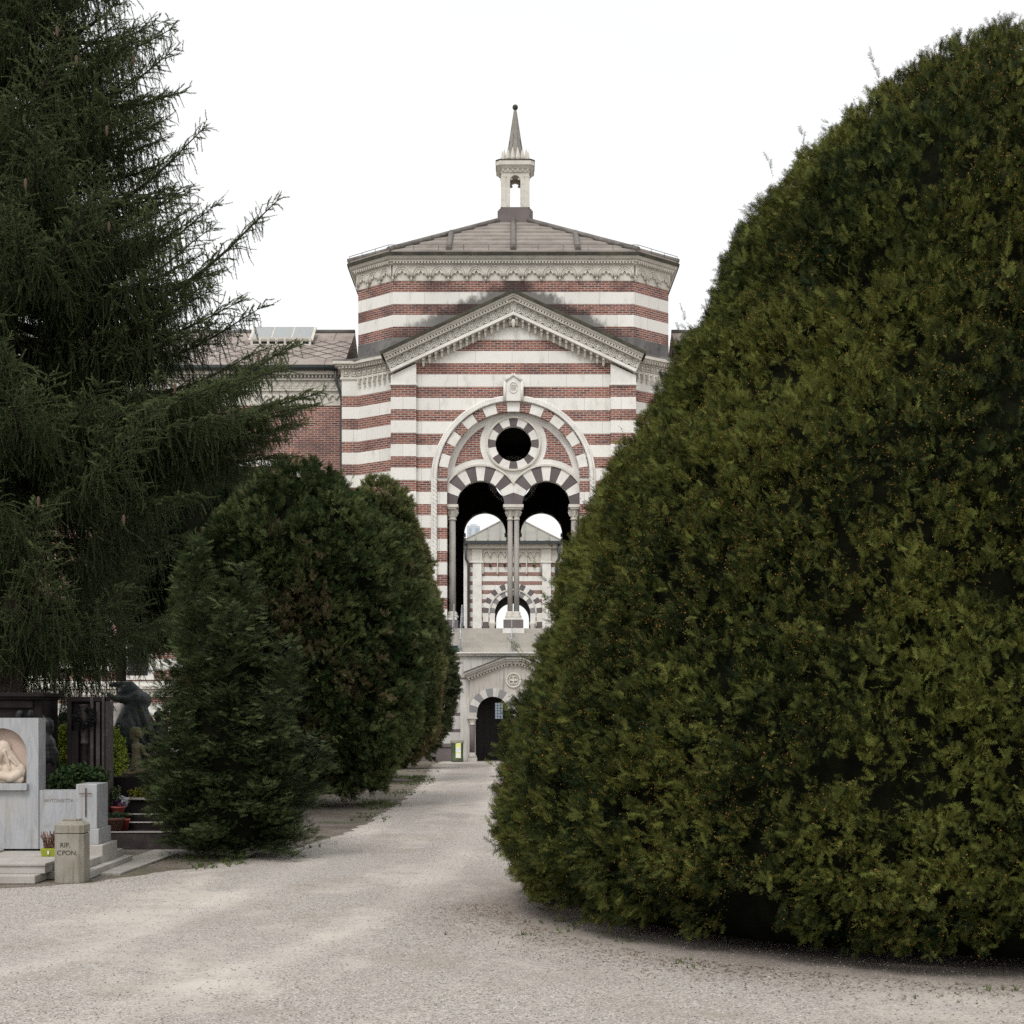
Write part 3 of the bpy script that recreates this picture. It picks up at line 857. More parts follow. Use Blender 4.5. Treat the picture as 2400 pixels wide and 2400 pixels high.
# dark wall faces of the hall behind front wall
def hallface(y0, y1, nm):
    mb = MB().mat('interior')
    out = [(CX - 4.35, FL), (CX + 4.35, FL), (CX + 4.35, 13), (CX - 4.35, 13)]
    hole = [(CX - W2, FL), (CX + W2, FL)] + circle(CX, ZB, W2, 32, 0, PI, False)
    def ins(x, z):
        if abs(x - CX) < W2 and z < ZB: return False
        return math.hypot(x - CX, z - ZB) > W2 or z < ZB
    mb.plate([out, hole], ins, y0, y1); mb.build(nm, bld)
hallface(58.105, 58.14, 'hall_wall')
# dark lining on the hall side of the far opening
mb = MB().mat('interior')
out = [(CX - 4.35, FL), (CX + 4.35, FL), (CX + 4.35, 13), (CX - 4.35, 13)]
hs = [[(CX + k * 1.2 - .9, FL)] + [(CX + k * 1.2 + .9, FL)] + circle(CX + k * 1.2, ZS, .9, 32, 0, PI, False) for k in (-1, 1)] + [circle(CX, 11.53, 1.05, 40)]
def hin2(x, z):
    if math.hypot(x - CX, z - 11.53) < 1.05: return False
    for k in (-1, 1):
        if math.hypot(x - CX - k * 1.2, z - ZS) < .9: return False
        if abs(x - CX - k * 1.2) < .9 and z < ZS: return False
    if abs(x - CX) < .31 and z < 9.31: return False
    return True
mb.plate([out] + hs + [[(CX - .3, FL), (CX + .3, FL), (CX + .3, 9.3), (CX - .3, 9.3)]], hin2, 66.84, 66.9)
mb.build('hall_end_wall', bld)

# ---- wings
def wing(k):
    w = bld
    def q(x): return CX + k * x
    x0, x1 = sorted((q(6.43), q(34)))
    MB().mat('striped').box(x0, x1, 60.2, 60.7, 0, 5.9).build('wing_lower_wall', w)
    MB().mat('brick').box(x0, x1, 60.203, 60.7, 5.9, 13.4).build('wing_wall', w)
    mb = MB().mat('cream').box(x0, x1, 60.17, 60.7, 13.4, 14.55).box(x0, x1, 60.08, 60.2, 13.95, 14.0).box(x0, x1, 60.06, 60.2, 14.35, 14.41).box(x0, x1, 59.95, 60.2, 14.55, 14.72)
    n_ = int((x1 - x0) / .28)
    for i in range(min(n_, 70)):
        x = q(6.6 + i * .28)
        mb.tube([(x + .12 * math.cos(t * PI / 6), 60.14, 13.62 + .18 * math.sin(t * PI / 6)) for t in range(7)], .03, 4)
        mb.box(x - .1, x + .1, 60.14, 60.17, 14.05, 14.3); mb.obox((x, 60.13, 14.175), (1, 0, 1), (0, 1, 0), (-1, 0, 1), .05, .03, .05)
        for dx in (-.09, .05): mb.box(x + dx, x + dx + .06, 60.02, 60.17, 14.44, 14.53)
    mb.build('wing_cornice', w)
    mb = MB().mat('gutter').tube([(x0, 59.82, 14.78), (x1, 59.82, 14.78)], .11, 8).box(x0, x1, 59.8, 60.2, 14.72, 14.76); mb.build('gutter', w)
    mb = MB().mat('tiles'); i = len(mb.v)
    mb.v += [(x0, 59.8, 14.86), (x1, 59.8, 14.86), (x1, 64.2, 17.15), (x0, 64.2, 17.15), (x0, 59.8, 14.80), (x1, 59.8, 14.80), (x1, 68.4, 14.8), (x0, 68.4, 14.8)]
    for f in ((0, 1, 2, 3), (0, 4, 5, 1), (3, 2, 6, 7), (0, 3, 7, 4), (1, 5, 6, 2)): mb.face([i + j for j in f])
    mb.build('wing_roof', w)
    MB().mat('lead').tube([(x0, 64.2, 17.17), (x1, 64.2, 17.17)], .1, 6).build('ridge', w)
    mb = MB().mat('pipe').tube([(q(6.75), 59.85, 14.75), (q(6.72), 59.9, 14.3), (q(6.55), 60.05, 13.75), (q(6.53), 60.07, 13.5), (q(6.53), 60.07, 0)], .055, 8); mb.build('downpipe', w)
    # moulded string course
    mb = MB().mat('cream').box(x0, x1, 60.0, 60.25, 2.48, 2.6).box(x0, x1, 59.9, 60.25, 2.6, 2.72).box(x0, x1, 60.08, 60.25, 2.3, 2.48)
    for i in range(110):
        x = q(8.5 + i * .2); mb.box(x - .05, x + .05, 59.96, 60.1, 2.36, 2.46)
    mb.build('string_course', w)
    # pale arched hood low on the brick
    mb = MB().mat('white')
    for i in range(16): mb.ring(q(9.5), 9.05, 2.05, 2.35, PI * i / 16, PI * (i + 1) / 16, 60.1, 60.25, 2)
    mb.build('blind_arch', w)
    for wxx in (14.3, 18.3, 22.3):
        mb = MB().mat('white').box(q(wxx) - .62, q(wxx) + .62, 60.12, 60.26, 2.95, 5.4)
        fr = mb.build('window', w)
        mb = MB().mat('void').box(q(wxx) - .38, q(wxx) + .38, 60.10, 60.2, 3.12, 5.0); mb.build('pane', fr)
        mb = MB().mat('pipe')
        for z in (3.3, 3.75, 4.2, 4.65): mb.tube([(q(wxx) - .6, 60.06, z), (q(wxx) + .6, 60.06, z)], .014, 5)
        for z in (3.55, 4.2):
            for dx in (-.22, .22):
                mb.tube([(q(wxx) + dx + .17 * math.cos(t * PI / 6), 60.05, z + .17 * math.sin(t * PI / 6)) for t in range(13)], .014, 5)
        mb.build('grille', fr)
wing(-1); wing(1)
# skylight on the left wing roof
mb = MB().mat('cream')
sx0, sx1 = -10.35, -7.95; y0, y1 = 62.5, 63.7; zb0, zb1 = 16.35, 17.35
i = len(mb.v)
mb.box(sx0, sx1, y0 - .05, y0, 16.2, 16.28); mb.box(sx0, sx1, y0 - .05, y0, 16.48, 16.55)
for j in range(8): mb.box(sx0 + j * .33, sx0 + j * .33 + .09, y0 - .05, y0, 16.28, 16.48)
mb.obox(((sx0 + sx1) / 2, 63.05, 16.82), (1, 0, 0), (0, 1.1, .75), (0, -.75, 1.1), 1.28, .72, .03)
mb.build('skylight_frame', bld)
for j in range(3):
    mb = MB().mat('glass').obox((sx0 + .4 + j * .8, 63.04, 16.85), (1, 0, 0), (0, 1.1, .75), (0, -.75, 1.1), .37, .66, .012); mb.build('skylight_pane', bld)

# ---- terrace, steps and lower wall with the double doorway
LY = 55.0
ter = MB().mat('lower_pale')
def stripes_low():
    m = bpy.data.materials.new('low_banded_wall'); nt, b, _ = nodes(m); n = N(nt)
    s = n.sep(n.uv()); ph = n.math('FRACT', n.math('DIVIDE', n.math('SUBTRACT', s[1], -.13), .57)); mask = n.math('LESS_THAN', ph, .2)
    c = n.mix(n.ramp(n.noise(n.uv(), 1.5, 6, .65), .45, .75, 0, .5), (.52, .505, .48), (.34, .315, .28))
    c = n.mix(mask, c, (.13, .105, .108)); n.put(b.inputs['Base Color'], c); b.inputs['Roughness'].default_value = .85
    return m
M['low_banded'] = stripes_low()
for k in (-1, 1):
    x0, x1 = sorted((CX + k * 1.6, CX + k * 6.9))
    MB().mat('low_banded').box(x0, x1, 55.1, 57.3, .62, 2.85).build('lower_wall', bld)
    MB().mat('dark_base').box(x0, x1, 55.0, 57.3, 0, .5).box(x0, x1, 54.96, 57.3, .5, .62).build('plinth', bld)
    mb = MB().mat('lower').box(x0, x1, 54.98, 57.3, 2.85, 2.92).box(x0, x1, 54.9, 57.3, 2.92, 3.0); mb.build('lower_cornice', bld)
    MB().mat('lower_pale').box(*sorted((CX + k * 1.52, CX + k * 1.85)), 54.95, 55.3, 0, 2.85).build('pilaster', bld)
MB().mat('lower_pale').box(CX - 6.9, CX + 6.9, 55.12, 57.3, 3.0, 3.68).build('parapet_wall', bld)
MB().mat('lower').box(CX - 6.95, CX + 6.95, 55.0, 57.3, 3.68, 3.76).mat('white').box(CX - 6.95, CX + 6.95, 54.94, 57.3, 3.76, 3.80).build('terrace_ledge', bld)
mb = MB().mat('step'); ns = 5
for i in range(ns):
    z = 3.80 + (FL - 3.80) * (i + 1) / ns; y = 55.35 + i * .36
    mb.box(CX - 3.1, CX + 3.1, y, 57.9, 3.8 if i == 0 else z - (FL - 3.8) / ns, z)
mb.build('steps', bld)
MB().mat('white').box(CX - .39, CX + .39, 56.6, 57.6, 4.2, FL - .004).build('column_footing', bld)
MB().mat('step').box(CX - 3.6, CX - 3.1, 55.35, 57.3, 3.8, 4.55).build('step_cheek', bld)
MB().mat('step').box(CX + 3.1, CX + 3.6, 55.35, 57.3, 3.8, 4.55).build('step_cheek', bld)

# doorway pavilion
dcx = [-.715, .715]
gz = [(CX - 1.62, 2.9), (CX - .27, 3.42), (CX + .27, 3.42), (CX + 1.62, 2.9)]
mb = MB().mat('lower')
out = [(CX - 1.54, 0), (CX + 1.54, 0), (CX + 1.54, 2.9), (CX + .27, 3.4), (CX - .27, 3.4), (CX - 1.54, 2.9)]
hs = [[(CX + c - .6, -.1), (CX + c + .6, -.1), (CX + c + .6, 1.62), (CX + c + .55, 1.62)] + circle(CX + c, 1.71, .55, 32, 0, PI, False) + [(CX + c - .55, 1.62), (CX + c - .6, 1.62)] for c in dcx]
def din(x, z):
    for c in dcx:
        if abs(x - CX - c) < .6 and z < 1.62: return False
        if abs(x - CX - c) < .55 and z < 1.71: return False
        if math.hypot(x - CX - c, z - 1.71) < .55: return False
    top = 3.4 if abs(x - CX) < .27 else 3.4 - (abs(x - CX) - .27) * .5 / 1.27
    return 0 < z < top and abs(x - CX) < 1.54
mb.plate([out] + hs, din, 54.85, 55.1); mb.build('doorway_wall', bld)
mb = MB()
for c in dcx:
    nb = 10
    for i in range(nb):
        a0, a1 = PI * i / nb, PI * (i + 1) / nb
        mb.mat('grey_vous' if i % 2 == (0 if c > 0 else 1) else 'lower_pale')
        clip = [(0, CX - .002, -1)] if c < 0 else [(0, CX + .002, 1)]
        mb.ring(CX + c, 1.71, .54, .83, a0 + .005, a1 - .005, 54.80 + .004 * (i % 2), 54.9, 5, clip + [(0, CX - 1.53, 1), (0, CX + 1.53, -1)])
mb.mat('cream'); mb.build('door_arch', bld)
for a, b_ in zip(gz[:-1], gz[1:]):
    mb = MB().mat('lower'); A = Vector((a[0], 0, a[1])); B = Vector((b_[0], 0, b_[1])); d = (B - A).normalized(); wv = Vector((-d.z, 0, d.x)); Lh = (B - A).length / 2; C_ = (A + B) / 2
    for off_, th, yf in ((.02, .05, 54.70), (.10, .035, 54.62), (.17, .035, 54.56)):
        mb.obox(C_ + wv * off_ + Vector((0, (yf + 55.1) / 2, 0)), d, (0, 1, 0), wv, Lh + off_ * .12, (55.1 - yf) / 2, th)
    mb.mat('moss').obox(C_ + wv * .215 + Vector((0, 54.82, 0)), d, (0, 1, 0), wv, Lh + .03, .3, .012).mat('cream')
    n_ = int(2 * Lh / .11)
    for i in range(n_): mb.obox(A + d * (2 * Lh * (i + .5) / n_) - wv * .06 + Vector((0, 54.8, 0)), d, (0, 1, 0), wv, .03, .06, .03)
    mb.build('door_gable', bld)
mb = MB().mat('cream')
mcz = 2.82
mb.tube([(CX + .24 * math.cos(t * PI / 12), 54.84, mcz + .24 * math.sin(t * PI / 12)) for t in range(25)], .04, 6)
for q_ in range(4):
    t = q_ * PI / 2 + PI / 4
    mb.tube([(CX + .09 * math.cos(t) + .08 * math.cos(j * PI / 5), 54.83, mcz + .09 * math.sin(t) + .08 * math.sin(j * PI / 5)) for j in range(11)], .022, 5)
mb.slabxz(circle(CX, mcz, .05, 12), 54.80, 54.86)
mb.build('medallion', bld)
for xc, r in ((-1.43, .09), (0.0, .1), (1.43, .09)):
    mb = MB(); x = CX + xc
    mb.mat('lower').box(x - .17, x + .17, 54.6, 54.95, 0, .14).lathe(x, 54.78, [(r * 1.7, .14), (r * 1.75, .2), (r * 1.2, .25), (r * 1.35, .29), (r, .31)], 14)
    mb.mat('dark_base').lathe(x, 54.78, [(r, .31), (r * .95, 1.28)], 14)
    mb.mat('cream').lathe(x, 54.78, [(r * 1.1, 1.27), (r * 1.1, 1.3), (r, 1.32), (r * 1.3, 1.4), (r * 1.75, 1.48)], 14)
    mb.mat('lower').box(x - .18, x + .18, 54.6, 54.95, 1.48, 1.53).box(x - .15, x + .15, 54.64, 54.95, 1.53, 1.705)
    mb.build('door_column', bld)
mb = MB().mat('door')
mb.box(CX - 1.5, CX + 1.5, 56.7, 56.8, 0, 2.6).box(CX - 1.6, CX - 1.5, 55.1, 56.8, 0, 2.6).box(CX + 1.5, CX + 1.6, 55.1, 56.8, 0, 2.6).box(CX - .05, CX + .05, 55.1, 56.8, 0, 2.6).box(CX - 1.5, CX + 1.5, 55.1, 56.8, 2.6, 2.7)
for c in dcx:
    for i in range(5): mb.box(CX + c - .58 + i * .24, CX + c - .58 + i * .24 + .2, 56.66, 56.7, 0, 2.4)
dr = mb.build('door', bld)
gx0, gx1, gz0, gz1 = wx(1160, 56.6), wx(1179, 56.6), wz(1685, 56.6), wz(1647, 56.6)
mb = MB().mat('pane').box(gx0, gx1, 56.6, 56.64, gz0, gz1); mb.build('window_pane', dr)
mb = MB().mat('door')
for i in range(4): 
    x = gx0 + (gx1 - gx0) * i / 3; mb.box(x - .008, x + .008, 56.57, 56.6, gz0, gz1)
for i in range(7):
    z = gz0 + (gz1 - gz0) * i / 6; mb.box(gx0, gx1, 56.575, 56.6, z - .006, z + .006)
mb.tube([(gx0 + .2, 56.57, gz0 + .38), (gx1, 56.57, gz0 + .38)], .02, 4)
mb.build('window_grille', dr)

# handrails, terrace box
def handrail(x0, label, ya=55.25, yb=56.9, za=3.8, zb=4.73):
    e = empty('handrail', (x0, ya, za), label, 'handrail', 'galvanised handrails on the terrace steps')
    MB().mat('rail').tube([(x0, ya, za), (x0, ya, za + .95)], .022, 8).lathe(x0, ya, [(.04, za), (.045, za + .03), (.02, za + .05)], 10).lathe(x0, ya, [(.03, za + .45), (.036, za + .48), (.03, za + .51)], 8).build('post', e)
    MB().mat('rail').tube([(x0, yb, zb - .12), (x0, yb, zb + .85)], .022, 8).lathe(x0, yb, [(.03, zb + .4), (.036, zb + .43), (.03, zb + .46)], 8).build('post', e)
    MB().mat('rail').tube([(x0, ya - .12, za + .9), (x0, ya, za + .95), (x0, yb, zb + .82), (x0, yb + .12, zb + .82)], .022, 8).build('rail', e)
handrail(CX - .06, 'galvanised handrail in the middle of the terrace steps, in front of the double column', yb=56.3, zb=4.15)
handrail(wx(1080, 55.5), 'galvanised handrail on the left of the terrace steps, its posts beside the left column')
handrail(wx(1061, 55.3), 'galvanised handrail at the outer left edge of the terrace beside the trimmed hedge', yb=56.6)
e = empty('storage_box', (wx(1066, 55.2), 55.2, 3.8), 'small dark green box on the terrace ledge beside the handrail', 'box')
bx = wx(1066, 55.15)
MB().mat('teal').box(bx - .13, bx + .1, 55.1, 55.3, 3.8, 4.0).build('body', e, bevel=.01); MB().mat('teal').box(bx - .15, bx + .12, 55.08, 55.32, 4.0, 4.04).build('lid', e, bevel=.01)

# litter bin by the door
by = 54.2; bxx = wx(1071.5, by)
e = empty('litter_bin', (bxx, by, 0), 'green cylindrical litter bin with yellow and white notice beside the double doorway', 'litter bin')
MB().mat('bin').lathe(bxx, by, [(.2, 0), (.215, .04), (.215, .08), (.205, .1), (.21, .62), (.215, .64)], 28).build('body', e)
MB().mat('post').lathe(bxx, by, [(.225, .64), (.235, .66), (.235, .73), (.2, .75)], 28).build('rim', e)
mb = MB().mat('label_y').box(bxx - .045, bxx + .135, by - .228, by - .2, .14, .66); nt_ = mb.build('notice', e)
mb = MB().mat('label_w').box(bxx - .03, bxx + .12, by - .232, by - .2285, .34, .5).box(bxx - .03, bxx + .12, by - .232, by - .2285, .16, .29)
mb.mat('label_b').box(bxx + .085, bxx + .105, by - .235, by - .2325, .44, .48)
for i in range(3): mb.box(bxx - .015, bxx + .06, by - .234, by - .2325, .38 + .035 * i, .385 + .035 * i)
mb.build('printed_panel', nt_)

# ================================================================== FAR BUILDING
FY = 150.0; fk = FY / F
far = empty('distant_striped_building', (0, FY, 0), 'distant striped building with pale hipped metal roof, seen through the arched opening', 'building')
def fx(cx): return (980 + cx / 2.927 - 1200) * fk
def fz(cy): return CZ + (HY - (860 + cy / 2.927)) * fk
fcx = fx(648)
ftop = fz(1345); mb = MB()
M['striped_far'] = striped('striped_far', z0=fz(1373) - P_BAND * 30, frac=.44, dark=.1)
# wall with a doorway right through
ro, ri = (845 - 437) / 2 / 2.927 * fk, (765 - 522) / 2 / 2.927 * fk
zc = fz(1688)
xa, xb = fx(303), fx(993)
mb.mat('striped_far')
def fin(x, z):
    if abs(x - fcx) < ri and z < zc: return False
    return math.hypot(x - fcx, z - zc) > ri or z < zc
mb.plate([[(xa, 0), (xb, 0), (xb, ftop), (xa, ftop)], [(fcx - ri, -1), (fcx + ri, -1)] + circle(fcx, zc, ri, 32, 0, PI, False)], fin, FY, FY + .8)
mb.build('wall', far)
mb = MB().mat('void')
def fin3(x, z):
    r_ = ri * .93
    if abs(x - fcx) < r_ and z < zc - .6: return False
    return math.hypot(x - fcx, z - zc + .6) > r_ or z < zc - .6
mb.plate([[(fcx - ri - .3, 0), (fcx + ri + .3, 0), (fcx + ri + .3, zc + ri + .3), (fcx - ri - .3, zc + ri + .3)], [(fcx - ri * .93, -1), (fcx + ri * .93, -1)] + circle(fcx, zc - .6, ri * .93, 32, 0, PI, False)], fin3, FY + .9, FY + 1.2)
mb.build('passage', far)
mb = MB().mat('white')
for (a, b_) in ((375, 436), (851, 910)):
    mb.box(fx(a), fx(b_), FY - .25, FY, 0, ftop).box(fx(a) - .15, fx(b_) + .15, FY - .35, FY, ftop, ftop + .15)
mb.box(xa - .15, xa + .5, FY - .2, FY, 0, ftop)
mb.build('pilaster', far)
mb = MB(); nb = 17
for i in range(nb):
    mb.mat('dark_vous' if i % 2 == 0 else 'white'); mb.ring(fcx, zc, ri * 1.36, ro, PI * i / nb + .004, PI * (i + 1) / nb - .004, FY - .12, FY, 3)
for i in range(13):
    mb.mat('grey_vous' if i % 2 == 0 else 'white'); mb.ring(fcx, zc, ri, ri * 1.28, PI * i / 13 + .004, PI * (i + 1) / 13 - .004, FY - .05, FY + .02, 3)
mb.mat('cream')
for i in range(16): mb.ring(fcx, zc, ri * 1.28, ri * 1.36, PI * i / 16, PI * (i + 1) / 16, FY - .16, FY, 2)
for k in (-1, 1):
    for j in range(6):
        x0, x1 = sorted((fcx + k * ri * 1.36, fcx + k * ro)); z1 = zc - j * 1.7 * .5
        mb.mat('white' if j % 2 == 0 else 'dark_vous').box(x0, x1, FY - .12, FY, z1 - .85, z1 - .01)
    x0, x1 = sorted((fcx + k * ri, fcx + k * ri * 1.3)); mb.mat('white').box(x0, x1, FY - .05, FY, zc - 5, zc - .02)
    mb.mat('cream').lathe(fcx + k * ri * 1.12, FY - .3, [(.16, zc - 5), (.16, zc - 1.5), (.3, zc - 1.1), (.3, zc - .9)], 10)
mb.build('arch', far)
mb = MB().mat('cream').box(xa, xb, FY - .1, FY + 8, ftop, fz(1235)); zf = fz(1255)
i = 0; x = fx(445)
while x < fx(850):
    mb.tube([(x + .34 * math.cos(t * PI / 6) + .345, FY - .2, zf - .75 + .6 * math.sin(t * PI / 6)) for t in range(7)], .07, 4)
    if i % 2 == 0: mb.box(x - .05, x + .05, FY - .25, FY - .1, zf - 2.3, zf - .7)
    if i % 2 == 1: mb.mat('void').slabxz(circle(x, zf - 1.5, .13, 8), FY - .27, FY - .09).mat('cream')
    x += .69; i += 1
mb.box(xa - .2, xb + .2, FY - .5, FY + 8, fz(1248), fz(1225)).box(xa - .3, xb + .3, FY - .7, FY + 8, fz(1225), fz(1214))
for (a, b_) in ((370, 440), (845, 912)): mb.box(fx(a), fx(b_), FY - .3, FY, ftop + .15, fz(1250))
mb.build('frieze', far)
ex0, ex1 = fx(312), fx(982); ez = fz(1209); rzz = fz(1035) ; cxm = (ex0 + ex1) / 2
MB().mat('gutter').box(ex0 - .1, ex1 + .1, FY - 1.0, FY + 9, ez - .15, ez + .12).build('gutter', far)
mb = MB().mat('zinc'); i = len(mb.v)
mb.v += [(ex0, FY - 1, ez + .13), (ex1, FY - 1, ez + .13), (ex1, FY + 9, ez + .13), (ex0, FY + 9, ez + .13), (cxm, FY + 4, rzz + .7)]
for f in ((0, 1, 4), (1, 2, 4), (2, 3, 4), (3, 0, 4)): mb.face([i + j for j in f])
ap3 = Vector((cxm, FY + 4, rzz + .75))
for x in np.linspace(ex0, ex1, 9):
    t = 1 - abs(x - cxm) / (ex1 - cxm)
    if t > .02: mb.tube([(x, FY - 1, ez + .15), (x, FY - 1 + 5 * t, ez + .15 + (rzz + .6 - ez) * t)], .07, 5)
for x in (ex0, ex1): mb.tube([(x, FY - 1, ez + .15), ap3], .09, 5)
mb.build('roof', far)
for c in (328, 965):
    mb = MB().mat('pipe')
    s = 1 if c < 600 else -1
    mb.tube([(fx(c), FY - .8, ez), (fx(c), FY - .5, fz(1320)), (fx(c + 18 * s), FY - .3, fz(1350)), (fx(c + 18 * s), FY - .3, 2)], .13, 6)
    mb.build('downpipe', far)

# tower far off, haze put into its wall and glass colours
TY = 600.0
tx0, tx1, tz = wx(1094, TY), wx(1124, TY), wz(1232, TY)
e = empty('tower_block', ((tx0 + tx1) / 2, TY, 0), 'pale hazy high rise tower far behind, left of the distant metal roof', 'tower')
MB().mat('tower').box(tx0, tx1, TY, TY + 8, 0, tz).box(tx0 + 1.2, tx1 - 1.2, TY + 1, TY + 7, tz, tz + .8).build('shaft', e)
for (a, b_) in ((.18, .34), (.66, .92)):
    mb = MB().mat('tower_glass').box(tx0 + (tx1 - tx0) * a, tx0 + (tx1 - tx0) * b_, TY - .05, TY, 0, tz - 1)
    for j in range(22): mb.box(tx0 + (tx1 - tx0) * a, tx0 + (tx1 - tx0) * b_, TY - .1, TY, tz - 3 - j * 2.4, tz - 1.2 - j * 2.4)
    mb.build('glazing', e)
e = empty('low_rise_block', (wx(1161, 300), 300, 0), 'low grey rooftop glimpsed through the far archway', 'building')
MB().mat('tower').box(wx(1156, 300), wx(1166, 300), 300, 304, 0, wz(1474, 300)).build('wall', e)
MB().mat('gutter').box(wx(1155.5, 300), wx(1166.5, 300), 299.7, 304.3, wz(1474, 300), wz(1473, 300)).build('roof', e)

# ================================================================== GROUND
def grid_sheet(name, pts, z, mat, kind='structure'):
    mb = MB().mat(mat); i = len(mb.v); mb.v += [(x, y, z) for x, y in pts]; mb.face(range(i, i + len(pts)))
    o = mb.build(name); o['kind'] = kind; return o
grid_sheet('ground', [(-900, -60), (900, -60), (900, 1500), (-900, 1500)], 0, 'soil')
def gp(px, py): Y = CZ * F / (py - HY); return (wx(px, Y), Y)
edge_px = [(-900, 2110), (-300, 2096), (0, 2084), (120, 2076), (210, 2070), (300, 2056), (400, 2042), (470, 2034), (560, 2016), (660, 1997), (760, 1972), (830, 1945), (900, 1908), (950, 1872), (985, 1838), (1003, 1812), (1015, 1793)]
edge = [gp(*p) for p in edge_px]
ed2 = []
for a, b_ in zip(edge[:-1], edge[1:]):
    n_ = max(2, int(math.dist(a, b_) / .22))
    for j in range(n_):
        t = j / n_; ed2.append((a[0] + (b_[0] - a[0]) * t + random.uniform(-.07, .07), a[1] + (b_[1] - a[1]) * t + random.uniform(-.05, .05)))
path_pts = [(-30, -8), (40, -8), (40, 54.9), (-2.4, 54.9)] + ed2[::-1]
mbp = MB().mat('gravel'); vs = [Vector(p) for p in path_pts]
mbp.v += [(p.x, p.y, .004) for p in vs]; mbp.face(range(len(vs)))
o = mbp.build('gravel_path'); o['kind'] = 'structure'
mod = None

# ================================================================== INSTANCED DETAIL MESHES
def vnoise(p, scale, seed=0):
    q = p * scale + seed * 17.31; i = np.floor(q).astype(np.int64); f = q - i; f = f * f * (3 - 2 * f)
    def h(ix, iy, iz):
        n = (ix * 374761393 + iy * 668265263 + iz * 2147483647 + seed * 1274126177) & 0xffffffff
        n = ((n ^ (n >> 13)) * 1274126177) & 0xffffffff
        return ((n ^ (n >> 16)) & 0xffff) / 65535.0
    r = 0
    for dx in (0, 1):
        for dy in (0, 1):
            for dz in (0, 1):
                w = (f[:, 0] if dx else 1 - f[:, 0]) * (f[:, 1] if dy else 1 - f[:, 1]) * (f[:, 2] if dz else 1 - f[:, 2])
                r = r + w * h(i[:, 0] + dx, i[:, 1] + dy, i[:, 2] + dz)
    return r

def norm(v): return v / np.maximum(1e-9, np.linalg.norm(v, axis=1, keepdims=True))
def frames(d, roll, up=None):
    """basis matrices (N,3,3) whose third column is d"""
    d = norm(d)
    ref = np.tile(np.array([0, 0, 1.]), (len(d), 1)); bad = np.abs(d[:, 2]) > .95; ref[bad] = (1, 0, 0)
    a = norm(np.cross(ref, d)); b = np.cross(d, a)
    c, s = np.cos(roll)[:, None], np.sin(roll)[:, None]
    x = a * c + b * s; y = np.cross(d, x)
    return np.stack([x, y, d], axis=2)

def sprig_flat(n=7, w=.075, seed=0, l=.34):
    """two-ranked spray of needles along +z"""
    r = np.random.default_rng(seed); v = []
    v += [(-.02, 0, 0), (.02, 0, 0), (0, .01, .9)]
    for k in range(n):
        z = .08 + .82 * k / n
        for s in (-1, 1):
            a = R(r.uniform(42, 66)); ll = l * (1 - .45 * (k / n) ** 2) * r.uniform(.8, 1.15); yy = r.uniform(-.06, .1)
            tip = (s * ll * math.sin(a), yy, z + ll * math.cos(a))
            v += [(0, 0, z - w * .5), (0, 0, z + w * .5), tip]
            # widen blade: use a fat triangle with base near the middle
            v[-3] = (s * .02, 0, z - w * .55); v[-2] = (s * .02, .01, z + w * .55)
    return np.array(v)
def sprig_brush(n=12, w=.09, seed=0, l=.24):
    r = np.random.default_rng(seed); v = [(-.03, 0, 0), (.03, 0, 0), (0, .0, 1.05), (0, -.03, 0), (0, .03, 0), (0, 0, 1.05)]
    for k in range(n):
        z = k / n; t = k * 2.4 + r.uniform(-.3, .3); a = R(r.uniform(35, 55)); ll = l * r.uniform(.8, 1.2)
        c, s = math.cos(t), math.sin(t)
        v += [(-s * w * .5, c * w * .5, z), (s * w * .5, -c * w * .5, z), (c * ll * math.sin(a), s * ll * math.sin(a), z + ll * math.cos(a))]
    return np.array(v)
def leafy(n=6, seed=0, w=.16, l=.5):
    """broad small leaves round a stem"""
    r = np.random.default_rng(seed); v = []
    for k in range(n):
        z = k / n; t = k * 2.4; a = R(r.uniform(30, 75)); c, s = math.cos(t), math.sin(t)
        b = np.array((0, 0, z)); d = np.array((c * math.sin(a), s * math.sin(a), math.cos(a))) * l * r.uniform(.8, 1.2); sd = np.array((-s, c, 0)) * w
        v += [b, b + d * .5 + sd, b + d, b, b + d, b + d * .5 - sd]
    return np.array(v)
def bud():
    v = []; P_ = [(1, 0, 0), (-.5, .87, 0), (-.5, -.87, 0), (0, 0, 1.6)]
    for f in ((0, 1, 3), (1, 2, 3), (2, 0, 3)): v += [P_[k] for k in f]
    return np.array(v, dtype=float)

